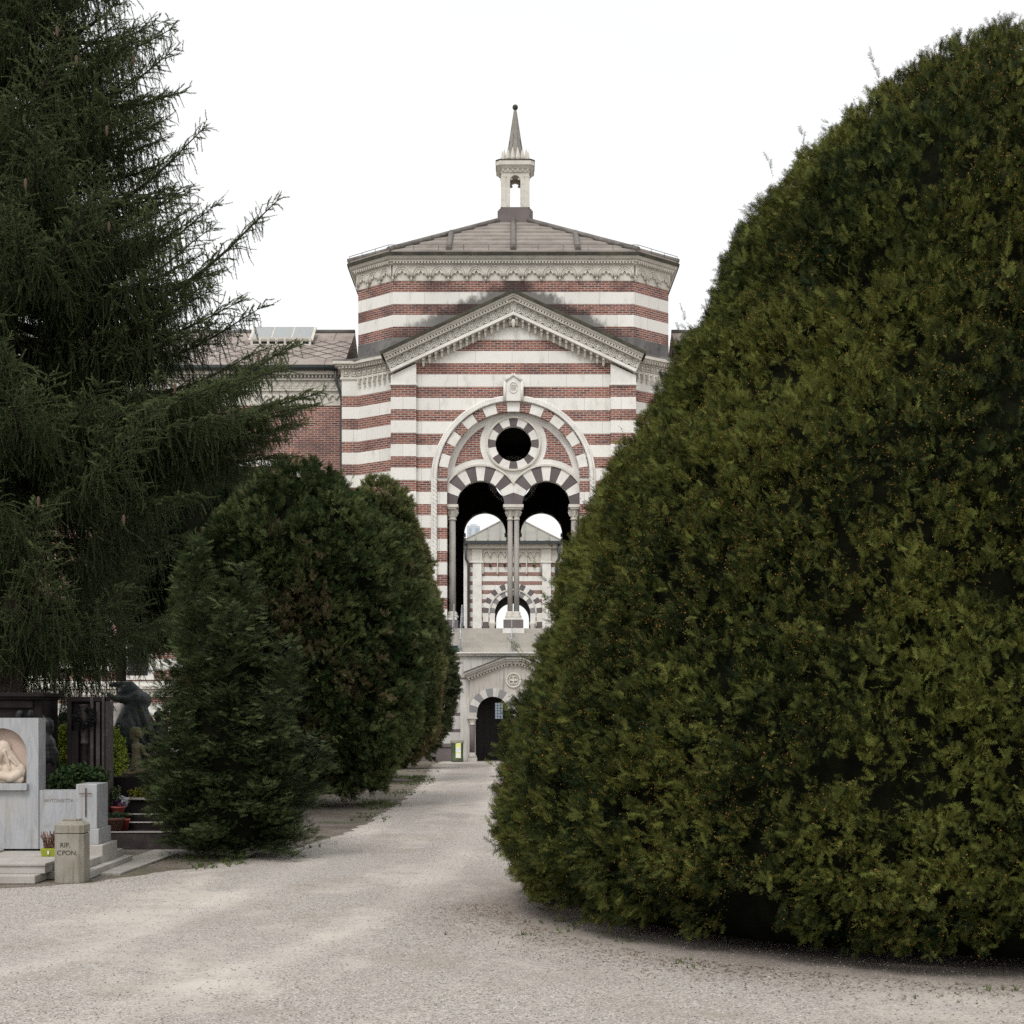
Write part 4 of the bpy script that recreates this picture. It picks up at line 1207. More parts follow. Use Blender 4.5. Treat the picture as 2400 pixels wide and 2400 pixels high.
class Inst:
    """collects instances of triangle-soup templates and writes ONE mesh"""
    def __init__(s): s.V = []; s.C = []
    def add(s, tpls, pos, fr, sc, col, shade_tip=.0):
        n = len(pos); which = rng.integers(0, len(tpls), n)
        for t, T in enumerate(tpls):
            m = which == t
            if not m.any(): continue
            v = np.einsum('nij,kj->nki', fr[m] * sc[m][:, None, None], T) + pos[m][:, None, :]
            c = np.repeat(col[m][:, None, :], len(T), axis=1)
            jit = rng.uniform(.8, 1.2, (m.sum(), len(T) // 3, 1)); c = c * np.repeat(jit, 3, axis=1)
            s.V.append(v.reshape(-1, 3).astype(np.float32)); s.C.append(c.reshape(-1, 3).astype(np.float32))
    def mesh(s, name, mat='leaf', extra=None):
        V = np.concatenate(s.V); C = np.concatenate(s.C); nt = len(V) // 3
        me = bpy.data.meshes.new(name)
        me.vertices.add(len(V)); me.vertices.foreach_set('co', V.ravel())
        me.loops.add(len(V)); me.loops.foreach_set('vertex_index', np.arange(len(V), dtype=np.int32))
        me.polygons.add(nt); me.polygons.foreach_set('loop_start', np.arange(0, len(V), 3, dtype=np.int32))
        me.update(calc_edges=True)
        ca = me.color_attributes.new('col', 'FLOAT_COLOR', 'POINT')
        ca.data.foreach_set('color', np.concatenate([np.clip(C, 0, 1), np.ones((len(C), 1), np.float32)], axis=1).ravel())
        me.materials.append(M[mat])
        return me

YEW = [sprig_flat(7, .085, k) for k in range(4)]
YEWF = [sprig_flat(9, .055, k + 10, .32) for k in range(5)]
BRUSH = [sprig_brush(12, .13, k, .3) for k in range(4)]
LEAFY = [leafy(6, k) for k in range(3)]
BUD = [bud()]

def colmix(a, b, t): return np.array(a)[None, :] * (1 - t[:, None]) + np.array(b)[None, :] * t[:, None]

def shell(cx, cy, prof, n, lump=(.22, .10), side=None, seed=1, zmin=0, axis=None):
    """random points on a lumpy surface of revolution. prof: list of (z, r)"""
    zs = np.array([p[0] for p in prof]); rs = np.array([p[1] for p in prof])
    zz = np.linspace(zs[0], zs[-1], 400); rr = np.interp(zz, zs, rs)
    dr = np.gradient(rr, zz); w = np.maximum(rr, .05) * np.sqrt(1 + dr ** 2); cdf = np.cumsum(w); cdf /= cdf[-1]
    z = np.interp(rng.random(n), cdf, zz)
    th = rng.uniform(0, 2 * PI, n)
    if side is not None:      # keep full density where it can be seen from the path, thin it out behind
        a0, half, keep = side; dth = np.abs((th - a0 + PI) % (2 * PI) - PI); m = (dth < half) | (rng.random(n) < keep)
        z = z[m]; th = th[m]
    r = np.interp(z, zs, rs); slope = np.interp(z, zz, dr)
    ax = np.array([0, 0.]) if axis is None else np.array(axis)
    ox = ax[0] * (z - zs[0]); oy = ax[1] * (z - zs[0])
    nrm = norm(np.stack([np.cos(th), np.sin(th), -slope], axis=1))
    p = np.stack([cx + ox + r * np.cos(th), cy + oy + r * np.sin(th), z], axis=1)
    n1 = vnoise(p, 1 / .55, seed); n2 = vnoise(p, 1 / .17, seed + 3)
    disp = (n1 - .5) * 2 * lump[0] + (n2 - .5) * 2 * lump[1]
    return p + nrm * disp[:, None], nrm, n1, n2, th

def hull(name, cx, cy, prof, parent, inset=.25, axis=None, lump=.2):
    """near-black hull behind the needles; blocks light, its colour stands for inner shade"""
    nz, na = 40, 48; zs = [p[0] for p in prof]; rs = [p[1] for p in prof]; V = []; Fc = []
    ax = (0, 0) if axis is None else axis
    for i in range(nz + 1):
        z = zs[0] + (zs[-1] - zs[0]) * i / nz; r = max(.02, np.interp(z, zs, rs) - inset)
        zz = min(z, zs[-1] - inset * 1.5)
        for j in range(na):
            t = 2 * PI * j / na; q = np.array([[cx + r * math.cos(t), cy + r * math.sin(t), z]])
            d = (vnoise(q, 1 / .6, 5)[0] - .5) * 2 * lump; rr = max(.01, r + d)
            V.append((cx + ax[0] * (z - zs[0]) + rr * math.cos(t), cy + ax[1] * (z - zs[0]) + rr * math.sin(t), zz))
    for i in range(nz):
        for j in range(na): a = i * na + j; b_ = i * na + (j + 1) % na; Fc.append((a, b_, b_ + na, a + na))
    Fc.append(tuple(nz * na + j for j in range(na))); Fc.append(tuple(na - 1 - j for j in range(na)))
    me = bpy.data.meshes.new(name); me.from_pydata(V, [], Fc); me.materials.append(M['hull_shade'])
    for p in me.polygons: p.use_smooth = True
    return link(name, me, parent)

def clipped_bush(name, cx, cy, prof, n, label, cat, size=(.11, .17), c_dark=(.018, .035, .012), c_light=(.055, .085, .022), tip=None, buds=0, bud_col=(.30, .16, .05),
                 side=None, seed=1, axis=None, lump=(.2, .1), inset=.3, trunk_r=.12, up=.8, shoots=0, brown=None, tpl=None, group=None, side_tip=None, gapfn=None, tuft=0):
    e = empty(name, (cx, cy, 0), label, cat, group)
    I = Inst(); p, nrm, n1, n2, th = shell(cx, cy, prof, n, lump, side, seed, axis=axis)
    N_ = len(p)
    depth = rng.random(N_) ** 1.3 * .22; p = p - nrm * depth[:, None]
    # gaps: fewer sprigs in the hollows of the surface
    hol = (n2 < .3) | (n1 < .12); keep = ~(hol & (rng.random(N_) < .7)); 
    p, nrm, n1, n2, depth = p[keep], nrm[keep], n1[keep], n2[keep], depth[keep]; N_ = len(p)
    ok = p[:, 2] > .02
    if gapfn is not None: ok &= gapfn(p)
    p, nrm, n1, n2, depth = p[ok], nrm[ok], n1[ok], n2[ok], depth[ok]; N_ = len(p)
    d = nrm * 1.0 + np.array([0, 0, up]) * rng.uniform(.2, 1, (N_, 1)) + rng.normal(0, .65, (N_, 3))
    sc = rng.uniform(*size, N_)
    n3 = vnoise(p, 1 / .9, seed + 9)
    t = np.clip((n3 - .5) * 1.3 + .45 + rng.normal(0, .3, N_), 0, 1)
    col = colmix(c_dark, c_light, t)
    if brown is not None:
        bn = vnoise(p, 1 / .7, seed + 21); bm = (bn + rng.normal(0, .12, N_)) > brown[0]
        col[bm] = colmix(brown[1], brown[2], rng.random(bm.sum()))
    if tuft:
        # sprigs grow in tight rosettes with dark gaps between them
        rep_ = lambda a_: np.repeat(a_, tuft, axis=0)
        dc = norm(nrm * 1.0 + np.array([0, 0, .35]) + rng.normal(0, .28, (N_, 3))); root = p - dc * .055
        d = norm(rep_(dc) + rng.normal(0, .42, (N_ * tuft, 3))); ln_ = rep_(rng.uniform(.7, 1.15, N_)) * rng.uniform(*size, N_ * tuft) * 1.25
        side_ = rng.normal(0, .018, (N_ * tuft, 3)); p = rep_(root) + side_; sc = ln_
        lift_ = np.clip((rep_(nrm) * d).sum(1), 0, 1); tt = np.clip(rep_(t + rng.normal(0, .18, N_)) * .8 + rng.normal(0, .1, N_ * tuft), 0, 1)
        col0 = rep_(col); col = colmix(c_dark, c_light, tt)
        if brown is not None: bmr = np.repeat(bm, tuft); col[bmr] = col0[bmr]
        depth = rep_(depth); N_ = N_ * tuft
    I.add(tpl or YEW, p, frames(d, rng.uniform(0, 2 * PI, N_)), sc, col)
    if buds:
        k = rng.integers(0, N_, buds); bm = vnoise(p[k], 1 / .8, seed + 30) + rng.normal(0, .15, buds) > .42; k = k[bm]; k = k[depth[k] < .12]
        q = p[k] + norm(d[k]) * sc[k][:, None] * rng.uniform(.5, 1.0, (len(k), 1)) + rng.normal(0, .01, (len(k), 3))
        I.add(BUD, q, frames(rng.normal(0, 1, (len(k), 3)), rng.uniform(0, 6, len(k))), rng.uniform(.003, .007, len(k)), colmix(bud_col, (.16, .075, .03), rng.random(len(k))))
    if shoots:   # longer shoots that break the clipped outline
        p2, nr2, a1, a2, th2 = shell(cx, cy, prof, shoots, lump, None, seed + 1, axis=axis)
        top = p2[:, 2] > prof[0][0] + .1; p2 = p2[top]; nr2 = nr2[top]
        L_ = rng.uniform(.12, .38, len(p2)); dd = norm(nr2 * .7 + np.array([0, 0, .9]) + rng.normal(0, .25, p2.shape))
        for j in range(5):
            m = L_ > j * .07; q = p2[m] + dd[m] * (j * .07); k = len(q)
            dj = dd[m] + rng.normal(0, .35, (k, 3)); I.add(tpl or YEW, q, frames(dj, rng.uniform(0, 6, k)), rng.uniform(.08, .12, k), colmix(c_dark, c_light, rng.random(k)))
    link('crown', I.mesh(name + '_crown'), e)
    hull('dark_inner_hull', cx, cy, prof, e, inset, axis, lump[0])
    mb = MB().mat('bark_dark').tube([(cx, cy, 0), (cx + .02, cy, prof[0][0] + 1.0)], [trunk_r, trunk_r * .6], 8); mb.build('trunk', e)
    return e

# ---- the large yew on the right
YB = 13.95; kk = YB / F
def pr(px, py, axis_px): return (CZ + (HY - py) * kk, (axis_px - px) * kk)
AXP = 2330
outline = [(1330, 2260), (1225, 2150), (1180, 2040), (1168, 1960), (1180, 1850), (1225, 1640), (1285, 1500), (1335, 1300), (1400, 1120), (1500, 985), (1550, 850), (1605, 770), (1640, 650), (1700, 505), (1790, 385), (1930, 262), (2110, 150), (2250, 85), (2325, 40)]
prof = [(z, r) for z, r in (pr(x, y, AXP) for x, y in outline)]
prof = [(max(.06, z), max(.05, r + float(np.interp(z, [2, 4, 5.5, 7, 7.8], [.05, -.04, -.12, -.26, -.05])))) for z, r in prof if z > -.1]
prof[0] = (.1, 4.08)
prof = sorted({z: r for z, r in prof}.items())
cxy = wx(AXP, YB)
def yew_gap(p):
    px = p[:, 0] / p[:, 1] * F + 1200; py = HY - (p[:, 2] - CZ) / p[:, 1] * F
    lift = np.interp(p[:, 0], [1.9, 2.6, 3.5], [0, .12, .3]) * (p[:, 1] < YB)
    hole = (np.abs(p[:, 0] - 1.62) < .16) & (p[:, 1] < 11.4) & (p[:, 2] < .5)
    return (p[:, 2] > lift) & ~hole
clipped_bush('clipped_yew', cxy, YB, prof, 74000, 'huge clipped cone shaped yew with orange tips, filling the right of the gravel path', 'yew tree',
             size=(.05, .085), c_dark=(.014, .024, .009), c_light=(.165, .182, .042), tpl=YEWF, tuft=7, buds=150000, gapfn=yew_gap, side=(-PI / 2 - .45, PI * .58, .15), seed=4,
             lump=(.12, .09), inset=.3, trunk_r=.3, shoots=160)

# ---- left bushes
GRP = 'rounded trees along the left of the path'
clipped_bush('rounded_thuja', wx(705, 29), 29, [(.23, 1.2), (.68, 1.83), (1.28, 2.2), (3.3, 2.22), (4.29, 2.02), (4.7, 1.88), (5.1, 1.62), (5.5, 1.32), (5.83, 1.0), (6.11, .75), (6.3, .45), (6.42, .15)], 15000,
             'tall rounded thuja with browning tips, directly behind the young dark yew', 'thuja tree', size=(.09, .15), c_dark=(.026, .045, .016), c_light=(.165, .195, .072),
             brown=(.8, (.08, .07, .035), (.19, .16, .085)), side=(-PI / 2 + .3, PI * .6, .1), tuft=7, seed=11, lump=(.26, .15), shoots=60, group=GRP)
clipped_bush('rounded_thuja', wx(888, 39), 39, [(.38, .95), (1.38, 1.48), (2.79, 1.64), (3.98, 1.55), (4.97, 1.35), (6.05, 1.08), (6.98, .75), (7.4, .35), (7.5, .12)], 10000,
             'olive green rounded thuja with yellowish tips, second in the row behind the young yew', 'thuja tree', size=(.10, .16), c_dark=(.035, .05, .018), c_light=(.205, .215, .085),
             brown=(.74, (.10, .08, .04), (.19, .15, .075)), side=(-PI / 2 + .3, PI * .6, .1), tuft=7, seed=13, lump=(.12, .09), group=GRP)
clipped_bush('rounded_thuja', wx(946, 48), 48, [(.3, .85), (1.3, 1.42), (2.6, 1.62), (3.6, 1.52), (4.7, 1.2), (5.6, .8), (6.2, .3)], 6000,
             'dark rounded thuja nearest the building, beside the litter bin', 'thuja tree', size=(.12, .18), c_dark=(.022, .034, .015), c_light=(.10, .115, .05),
             brown=(.72, (.06, .045, .03), (.13, .10, .055)), side=(-PI / 2 + .3, PI * .6, .1), tuft=7, seed=17, lump=(.16, .1), group=GRP)
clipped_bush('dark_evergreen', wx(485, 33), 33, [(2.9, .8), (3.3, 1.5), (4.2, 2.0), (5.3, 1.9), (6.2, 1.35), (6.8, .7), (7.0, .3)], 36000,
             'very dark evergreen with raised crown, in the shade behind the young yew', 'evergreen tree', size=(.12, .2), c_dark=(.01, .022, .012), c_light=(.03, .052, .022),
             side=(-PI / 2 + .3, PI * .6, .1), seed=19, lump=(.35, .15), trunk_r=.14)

# ---- young yew with loose layered sprays
def young_yew():
    cx, cy = wx(560, 18.6), 18.6
    e = empty('young_yew', (cx, cy, 0), 'young dark green yew with loose pointed outline, standing at the path edge beside the graves', 'yew tree')
    I = Inst(); mb = MB().mat('bark_dark')
    P = []; D = []; S = []; K = []
    leaders = [(-.5, 0, 3.75, 1.0), (.0, .15, 3.5, 1.0), (-.05, -.3, 3.0, 1.0), (.55, 0, 2.6, .9), (-.85, -.1, 2.2, .8), (.45, -.45, 2.0, .85), (.85, -.1, 1.5, .75), (-.6, -.5, 1.7, .8), (-1.0, .1, 1.2, .6)]
    for lx_, ly_, lh, wd in leaders:
        mb.tube([(cx, cy, .05), (cx + lx_ * .6, cy + ly_ * .6, lh * .4), (cx + lx_ * .8, cy + ly_ * .8, lh * .7)], [.06, .03, .006], 6)
        nb = int(lh * 34)
        for i in range(nb):
            z = .1 + (lh - .12) * (i / nb) ** .95; f = z / lh
            base = np.array([cx + lx_ * min(1, .35 + f * .9), cy + ly_ * min(1, .35 + f * .9), z])
            maxr = wd * ((1 - f) ** .8 * .85 + .07)
            az = rng.uniform(0, 2 * PI); ln = maxr * rng.uniform(.55, 1.12)
            d = np.array([math.cos(az), math.sin(az), rng.uniform(-.05, .5)]); d /= np.linalg.norm(d)
            if z > .6 and rng.random() < .3: mb.tube([tuple(base), tuple(base + d * ln)], [.008, .003], 4, cap=False)
            ns = max(3, int(ln / .035)); clump = rng.uniform(0, 1)
            for j in range(ns):
                t = (j + .5) / ns
                if t < .04: continue
                q = base + d * ln * t + np.array([0, 0, -.12 * t * t * ln])
                for r_ in range(4):
                    sd = np.array([-d[1], d[0], 0]) * rng.choice([-1, 1]) * rng.uniform(.3, 1.1)
                    dd = d * .7 + sd + np.array([0, 0, rng.uniform(-.25, .45)]); qq = q + sd * rng.uniform(0, .14) + rng.normal(0, .03, 3)
                    P.append(qq); D.append(dd); S.append(rng.uniform(.08, .14)); K.append(np.clip(.22 + .6 * clump * t + rng.normal(0, .15), 0, 1))
    P = np.array(P); D = np.array(D); S = np.array(S); K = np.array(K); ok = P[:, 2] > .03; P, D, S, K = P[ok], D[ok], S[ok], K[ok]
    I.add(YEW, P, frames(D, rng.normal(0, .5, len(P))), S, colmix((.02, .034, .016), (.115, .145, .058), K))
    print('young yew sprigs', len(P))
    link('crown', I.mesh('young_yew_crown'), e); mb.build('trunk', e)
    # dark hull standing for the shaded middle
    hull('dark_inner_hull', cx - .1, cy + .1, [(.2, .75), (.8, .8), (1.6, .6), (2.4, .35), (2.8, .12)], e, .15, None, .2)
young_yew()

# ---- spruces with hanging branchlets
def spruce(name, cx, cy, trunk_r, trunk_h, branches, label, c_dark, c_light, seed=0, lean=0, step=.085, seg=.095, hang=(.18, .5), bark='bark', group=None, dens=1.0, hp=.75):
    r = np.random.default_rng(seed)
    e = empty(name, (cx, cy, 0), label, 'spruce tree', group)
    mb = MB().mat(bark)
    mb.tube([(cx, cy, 0), (cx + .02, cy, .4), (cx, cy, trunk_h * .5), (cx, cy, trunk_h)], [trunk_r * 1.3, trunk_r, trunk_r * .7, trunk_r * .25], 14); tr = mb.build('trunk', e)
    lb = MB().mat(bark if bark == 'bark_dark' else 'bark_dark')
    P = []; D = []; S = []; K = []
    def put(p, d, k, lo=.9, hi=1.15): P.append(p.copy()); D.append(d.copy()); S.append(seg * r.uniform(lo, hi, len(p))); K.append(k.copy())
    for (z0, az, L_, rise, sag, thick) in branches:
        dr = np.array([math.cos(az), math.sin(az), 0]); sd = np.array([-dr[1], dr[0], 0]); tone = r.uniform(0, 1)
        def pt(t):
            t = np.asarray(t)[:, None]
            return np.array([cx, cy, z0]) + dr * L_ * t + np.array([0, 0, 1.]) * (-sag * np.sin(PI * np.minimum(1, t * 1.05)) + rise * t ** 2.6) + sd * .06 * L_ * np.sin(t * 3 + tone * 6)
        path = pt(np.linspace(0, 1, 12))
        lb.tube([tuple(q) for q in path], [thick * (1 - .93 * t / 11) for t in range(12)], 6, cap=False)
        n_ = max(4, int(L_ / step * dens)); t = .1 + .9 * (np.arange(n_) + r.random(n_)) / n_
        q0 = pt(t); tang = norm(pt(np.minimum(1, t + .02)) - pt(t - .02)); tip = 1 - t
        kt = np.full(n_, tone * .6 + .4)
        put(q0, norm(tang + r.normal(0, .3, (n_, 3)) + np.array([0, 0, .2])), kt)
        nodes_q = [q0]; nodes_t = [tip]; nodes_d = [tang]
        for s_ in (-1, 1):
            lat = (.12 + .72 * np.minimum(1, tip * 1.7) * r.uniform(.35, 1, n_)) * min(1, L_ / 2.4)
            q = q0.copy(); d = norm(tang * .8 + sd * s_ * r.uniform(.7, 1.2, (n_, 1)) + np.array([0, 0, 1.]) * r.uniform(-.1, .25, (n_, 1)))
            a_ = 0; al_ = np.ones(n_, bool)
            while True:
                al_ = lat > a_ * seg * .9
                if not al_.any(): break
                put(q[al_], d[al_], np.clip(tone * .6 + .4 * r.random(al_.sum()), 0, 1)); q = q + d * seg * .9; d = norm(d + np.array([0, 0, -.1]) + r.normal(0, .06, d.shape)); a_ += 1
                m = al_ & (tip > .06); nodes_q.append(q[m]); nodes_t.append(tip[m]); nodes_d.append(d[m])
                # small side shoots
                m2 = al_ & (r.random(n_) < .6)
                if m2.any():
                    dv = norm(d[m2] + r.normal(0, .7, (m2.sum(), 3)) * np.array([1, 1, .4]) + np.array([0, 0, .12])); kv = np.full(m2.sum(), tone * .4 + .6)
                    put(q[m2], dv, kv, .7, 1.1); put(q[m2] + dv * seg * .8, norm(dv + r.normal(0, .2, dv.shape)), kv, .5, 1.0)
        q = np.concatenate(nodes_q); tp = np.concatenate(nodes_t); d = np.concatenate(nodes_d); m = r.random(len(q)) < hp; q, tp, d = q[m], tp[m], d[m]
        hl = r.uniform(*hang, len(q)) * np.minimum(1, .2 + tp * 2.2); d = norm(d * .35 + np.array([0, 0, -1]) + r.normal(0, .18, d.shape)); b_ = 0; kk_ = tone * .35 + .35 * r.random(len(q))
        while True:
            m = hl > b_ * seg * .92
            if not m.any(): break
            put(q[m], d[m], kk_[m], .85, 1.1); q = q + d * seg * .92; d = norm(d + r.normal(0, .16, d.shape) + np.array([0, 0, -.05])); b_ += 1
    P = np.concatenate(P); D = np.concatenate(D); S = np.concatenate(S); K = np.concatenate(K)
    K = np.clip(K, 0, 1)
    print(name, 'segments', len(P))
    I = Inst(); I.add(BRUSH, P, frames(D, r.uniform(0, 6, len(P))), S, colmix(c_dark, c_light, K))
    link('needles', I.mesh(name + '_needles'), e); lb.build('limbs', e)
    return e, P

SY = 21.0; scx = wx(14, SY)
def zpx(y): return wz(y, SY)
br = []
def aim(tipx, tipy, basey, rise, sag, az=0.0, thick=.05):
    L_ = (wx(tipx, SY) - scx) / math.cos(az); z0 = zpx(tipy) - rise; br.append((z0, az, L_, rise, sag, thick))
# branches whose tips draw the outline (photo pixels), then the filling whorls
aim(400, 25, 60, .55, .1, .15); aim(375, 130, 0, .45, .15, -.3); aim(372, 250, 0, .45, .2, .25); aim(400, 325, 0, .1, .2, -.2)
aim(492, 300, 0, 1.0, .25, .0, .06); aim(500, 455, 0, .8, .3, .12); aim(470, 560, 0, .3, .2, -.25)
aim(655, 465, 0, 1.35, .35, .03, .07); aim(560, 600, 0, .5, .3, -.35); aim(480, 585, 0, .3, .2, .4)
aim(600, 770, 0, .5, .35, .3); aim(705, 830, 0, .75, .4, -.1, .06); aim(690, 770, 0, .55, .45, .2); aim(755, 915, 0, .35, .2, -.03, .07); aim(700, 960, 0, .25, .3, .2); aim(640, 1010, 0, .1, .1, -.3)
aim(560, 1080, 0, .1, .1, .15); aim(500, 1180, 0, .0, .1, -.2); aim(420, 1250, 0, .0, .1, .2)
r0 = np.random.default_rng(3)
for (tx_, ty_, rs_, az_) in ((735, 935, .3, .12), (690, 1000, .15, .05), (725, 965, .2, -.12), (650, 1015, .1, .1), (605, 1035, .1, -.05), (670, 1040, .05, .25), (690, 930, .3, .0), (700, 900, .3, -.22), (650, 960, .2, .0), (620, 900, .3, .35), (600, 1000, .15, -.15), (660, 850, .35, .1), (560, 940, .2, -.4), (540, 1040, .1, .2), (600, 1060, .05, .05),
        (480, 660, .5, .1), (520, 700, .5, -.15), (580, 700, .6, .0), (630, 730, .6, -.1)):
    aim(tx_, ty_, 0, rs_, .2, az_)
z = 2.75
while z < 13.2:
    f = np.interp(z, [2.5, 4, 5.6, 8, 10.5, 13], [2.5, 3.2, 3.5, 3.0, 2.4, 1.6])
    for k in range(6):
        az = r0.uniform(0, 2 * PI)
        if math.cos(az) < -.75 and r0.random() < .5: continue
        ll = f * r0.uniform(.7, 1.02)
        if math.cos(az) > .55: ll *= .93
        br.append((z + r0.uniform(-.12, .12), az, ll, r0.uniform(.15, .7) * ll / 2.5, r0.uniform(.05, .3) + (.25 if z < 5 else 0), .045))
    z += .27
spr, _ = spruce('norway_spruce', scx, SY, .22, 14, br, 'tall dark spruce with drooping branchlets, overhanging the graves on the left', (.026, .040, .018), (.135, .162, .072), seed=5, hang=(.12, .5), hp=.6, step=.095)

for (px_, py_, Y_) in ((179, 131, 19.3), (134, 63, 19.2), (250, 296, 19.7), (313, 128, 20.3), (606, 828, 20.8), (90, 1165, 18.6), (290, 1208, 19.4), (255, 520, 19.5), (60, 420, 18.8), (410, 900, 19.8)):
    x_, z_ = wx(px_, Y_), wz(py_, Y_)
    M_c = MB().mat('cone').lathe(x_, Y_, [(.004, z_ + .01), (.016, z_ - .005), (.02, z_ - .04), (.018, z_ - .08), (.011, z_ - .115), (.003, z_ - .13)], 8); M_c.build('cone', spr)
# a paler spruce behind, its trunk seen between the tombs
br2 = []; EY = 31.0; ecx = wx(283, EY); z = 2.9
while z < 7.4:
    f = np.interp(z, [2.9, 4, 6, 8], [1.0, 1.45, 1.2, .7])
    for k in range(4):
        az = r0.uniform(0, 2 * PI); ll = f * r0.uniform(.7, 1.05); br2.append((z + r0.uniform(-.1, .1), az, ll, r0.uniform(-.2, .1), .15, .03))
    z += .34
spruce('pale_spruce', ecx, EY, .115, 8.2, br2, 'grey green spruce with a straight dark trunk, behind the bronze mourner', (.06, .075, .035), (.13, .15, .075), seed=9, step=.1, seg=.13, hang=(.2, .5), hp=.6, bark='bark_dark')

# ================================================================== STATUES
def capsules(name, parts, voxel, mat, parent=None, smooth=6, fold=0):
    """parts: (p0, p1, r0, r1[, (sx,sy,sz)]) merged into one continuous body"""
    bm = bmesh.new()
    for p in parts:
        p0, p1, ra, rb = Vector(p[0]), Vector(p[1]), p[2], p[3]; d = p1 - p0; n_ = max(2, int(d.length / (min(ra, rb) * .5)) + 1)
        n_ = min(n_, 24); s = p[4] if len(p) > 4 else (1, 1, 1)
        for i in range(n_ + 1):
            t = i / n_; c = p0.lerp(p1, t); r_ = ra + (rb - ra) * t
            bmesh.ops.create_icosphere(bm, subdivisions=2, radius=1, matrix=Matrix.Translation(c) @ Matrix.Diagonal((r_ * s[0], r_ * s[1], r_ * s[2], 1)))
    me = bpy.data.meshes.new(name + '_raw'); bm.to_mesh(me); bm.free()
    o = bpy.data.objects.new(name + '_tmp', me); COL.objects.link(o)
    m = o.modifiers.new('r', 'REMESH'); m.mode = 'VOXEL'; m.voxel_size = voxel; m.use_smooth_shade = True
    m2 = o.modifiers.new('s', 'SMOOTH'); m2.iterations = smooth; m2.factor = .5
    dg = bpy.context.evaluated_depsgraph_get(); me2 = bpy.data.meshes.new_from_object(o.evaluated_get(dg))
    bpy.data.objects.remove(o); me2.name = name
    me2.materials.clear(); me2.materials.append(M[mat])
    for p in me2.polygons: p.use_smooth = True
    return link(name, me2, parent)

def px3(px, py, Y, dy=0): return (wx(px, Y), Y + dy, wz(py, Y))

# --- marble headstone with relief (left edge of the picture)
GY = 17.5
g = empty('marble_headstone', (-5.66, GY, 0), 'grey veined marble headstone with arched niche, at the left edge beside the low inscribed wall', 'headstone')
nc = (wx(4, GY), wz(1765, GY)); nr = .275; nb_ = wz(1836, GY)
mb = MB().mat('marble')
out = [(-6.07, .19), (-5.25, .19), (-5.25, 1.64), (-6.07, 1.64)]
nh = [(nc[0] - nr, nb_), (nc[0] + nr, nb_)] + circle(nc[0], nc[1], nr, 32, 0, PI, False)
def nin(x, z):
    if abs(x - nc[0]) < nr and nb_ < z < nc[1]: return False
    return math.hypot(x - nc[0], z - nc[1]) > nr or z < nc[1]
mb.plate([out, nh], nin, GY, GY + .12); mb.box(-6.07, -5.25, GY + .12, GY + .27, .19, 1.64); mb.build('slab', g)
MB().mat('marble').box(nc[0] - nr - .02, nc[0] + nr + .02, GY - .06, GY, nb_ - .075, nb_).build('sill', g, bevel=.004)
nb2 = MB().mat('relief_back').box(nc[0] - nr + .001, nc[0] + nr - .001, GY + .10, GY + .118, nb_ + .001, nc[1] + nr - .001).build('niche_back', g)
y_ = GY + .05
hx = nc[0] - .015
capsules('veiled_woman_relief', [
    ((hx - .03, y_ - .02, nc[1] - .02), (hx - .035, y_ - .03, nc[1] - .06), .075, .06, (.85, .8, 1.15)),       # head
    ((hx + .01, y_ + .02, nc[1] + .06), (hx + .05, y_ + .02, nc[1] - .05), .085, .08, (1, .6, 1)),             # veil over head
    ((hx + .06, y_ + .02, nc[1] - .02), (hx + .19, y_ + .03, nb_ + .12), .07, .07, (1, .6, 1)),                # veil falling
    ((hx - .02, y_ + .02, nc[1] - .12), (hx - .02, y_ + .0, nc[1] - .17), .045, .05),                           # neck
    ((hx - .16, y_ + .02, nb_ + .12), (hx + .17, y_ + .02, nb_ + .13), .09, .1, (1, .6, 1)),                    # shoulders
    ((hx + .18, y_, nb_ + .1), (hx + .1, y_ - .03, nb_ + .055), .06, .05), ((hx + .12, y_ - .04, nb_ + .06), (hx - .14, y_ - .04, nb_ + .10), .045, .035),
    ((hx - .06, y_ - .075, nc[1] - .035), (hx - .062, y_ - .085, nc[1] - .06), .012, .016),                    # nose
    ((hx - .2, y_ - .02, nb_ + .04), (hx + .2, y_ - .0, nb_ + .045), .045, .05, (1, .6, 1)),
    ((hx + .045, y_ - .045, nc[1] + .02), (hx + .1, y_ - .03, nb_ + .16), .016, .02), ((hx + .1, y_ - .03, nc[1] - .05), (hx + .17, y_ - .02, nb_ + .2), .014, .018),
], .007, 'relief', g, 2)
# low wall and inscription
g = empty('inscribed_wall', (-5.04, GY, 0), 'low pale marble wall with worn inscription, between the tall headstone and the cross pillar', 'grave wall')
wt = wz(1852, GY); MB().mat('marble').box(-5.248, wx(180, GY), GY + .02, GY + .2, .19, wt).build('slab', g)
def text(s, size, loc, mat, parent, name, depth=.003, align='CENTER', rotz=0):
    cu = bpy.data.curves.new(name, 'FONT'); cu.body = s; cu.size = size; cu.extrude = depth; cu.align_x = align
    o = bpy.data.objects.new(name + '_t', cu); COL.objects.link(o)
    dg = bpy.context.evaluated_depsgraph_get(); me = bpy.data.meshes.new_from_object(o.evaluated_get(dg)); bpy.data.objects.remove(o)
    me.transform(Matrix.Translation(loc) @ Matrix.Rotation(rotz, 4, 'Z') @ Matrix.Rotation(R(90), 4, 'X')); me.materials.clear(); me.materials.append(M[mat])
    return link(name, me, parent)
text('ANTONIETTA', .052, (-5.03, GY + .019, wz(1880, GY)), 'letters_faint', g, 'inscription', .002)
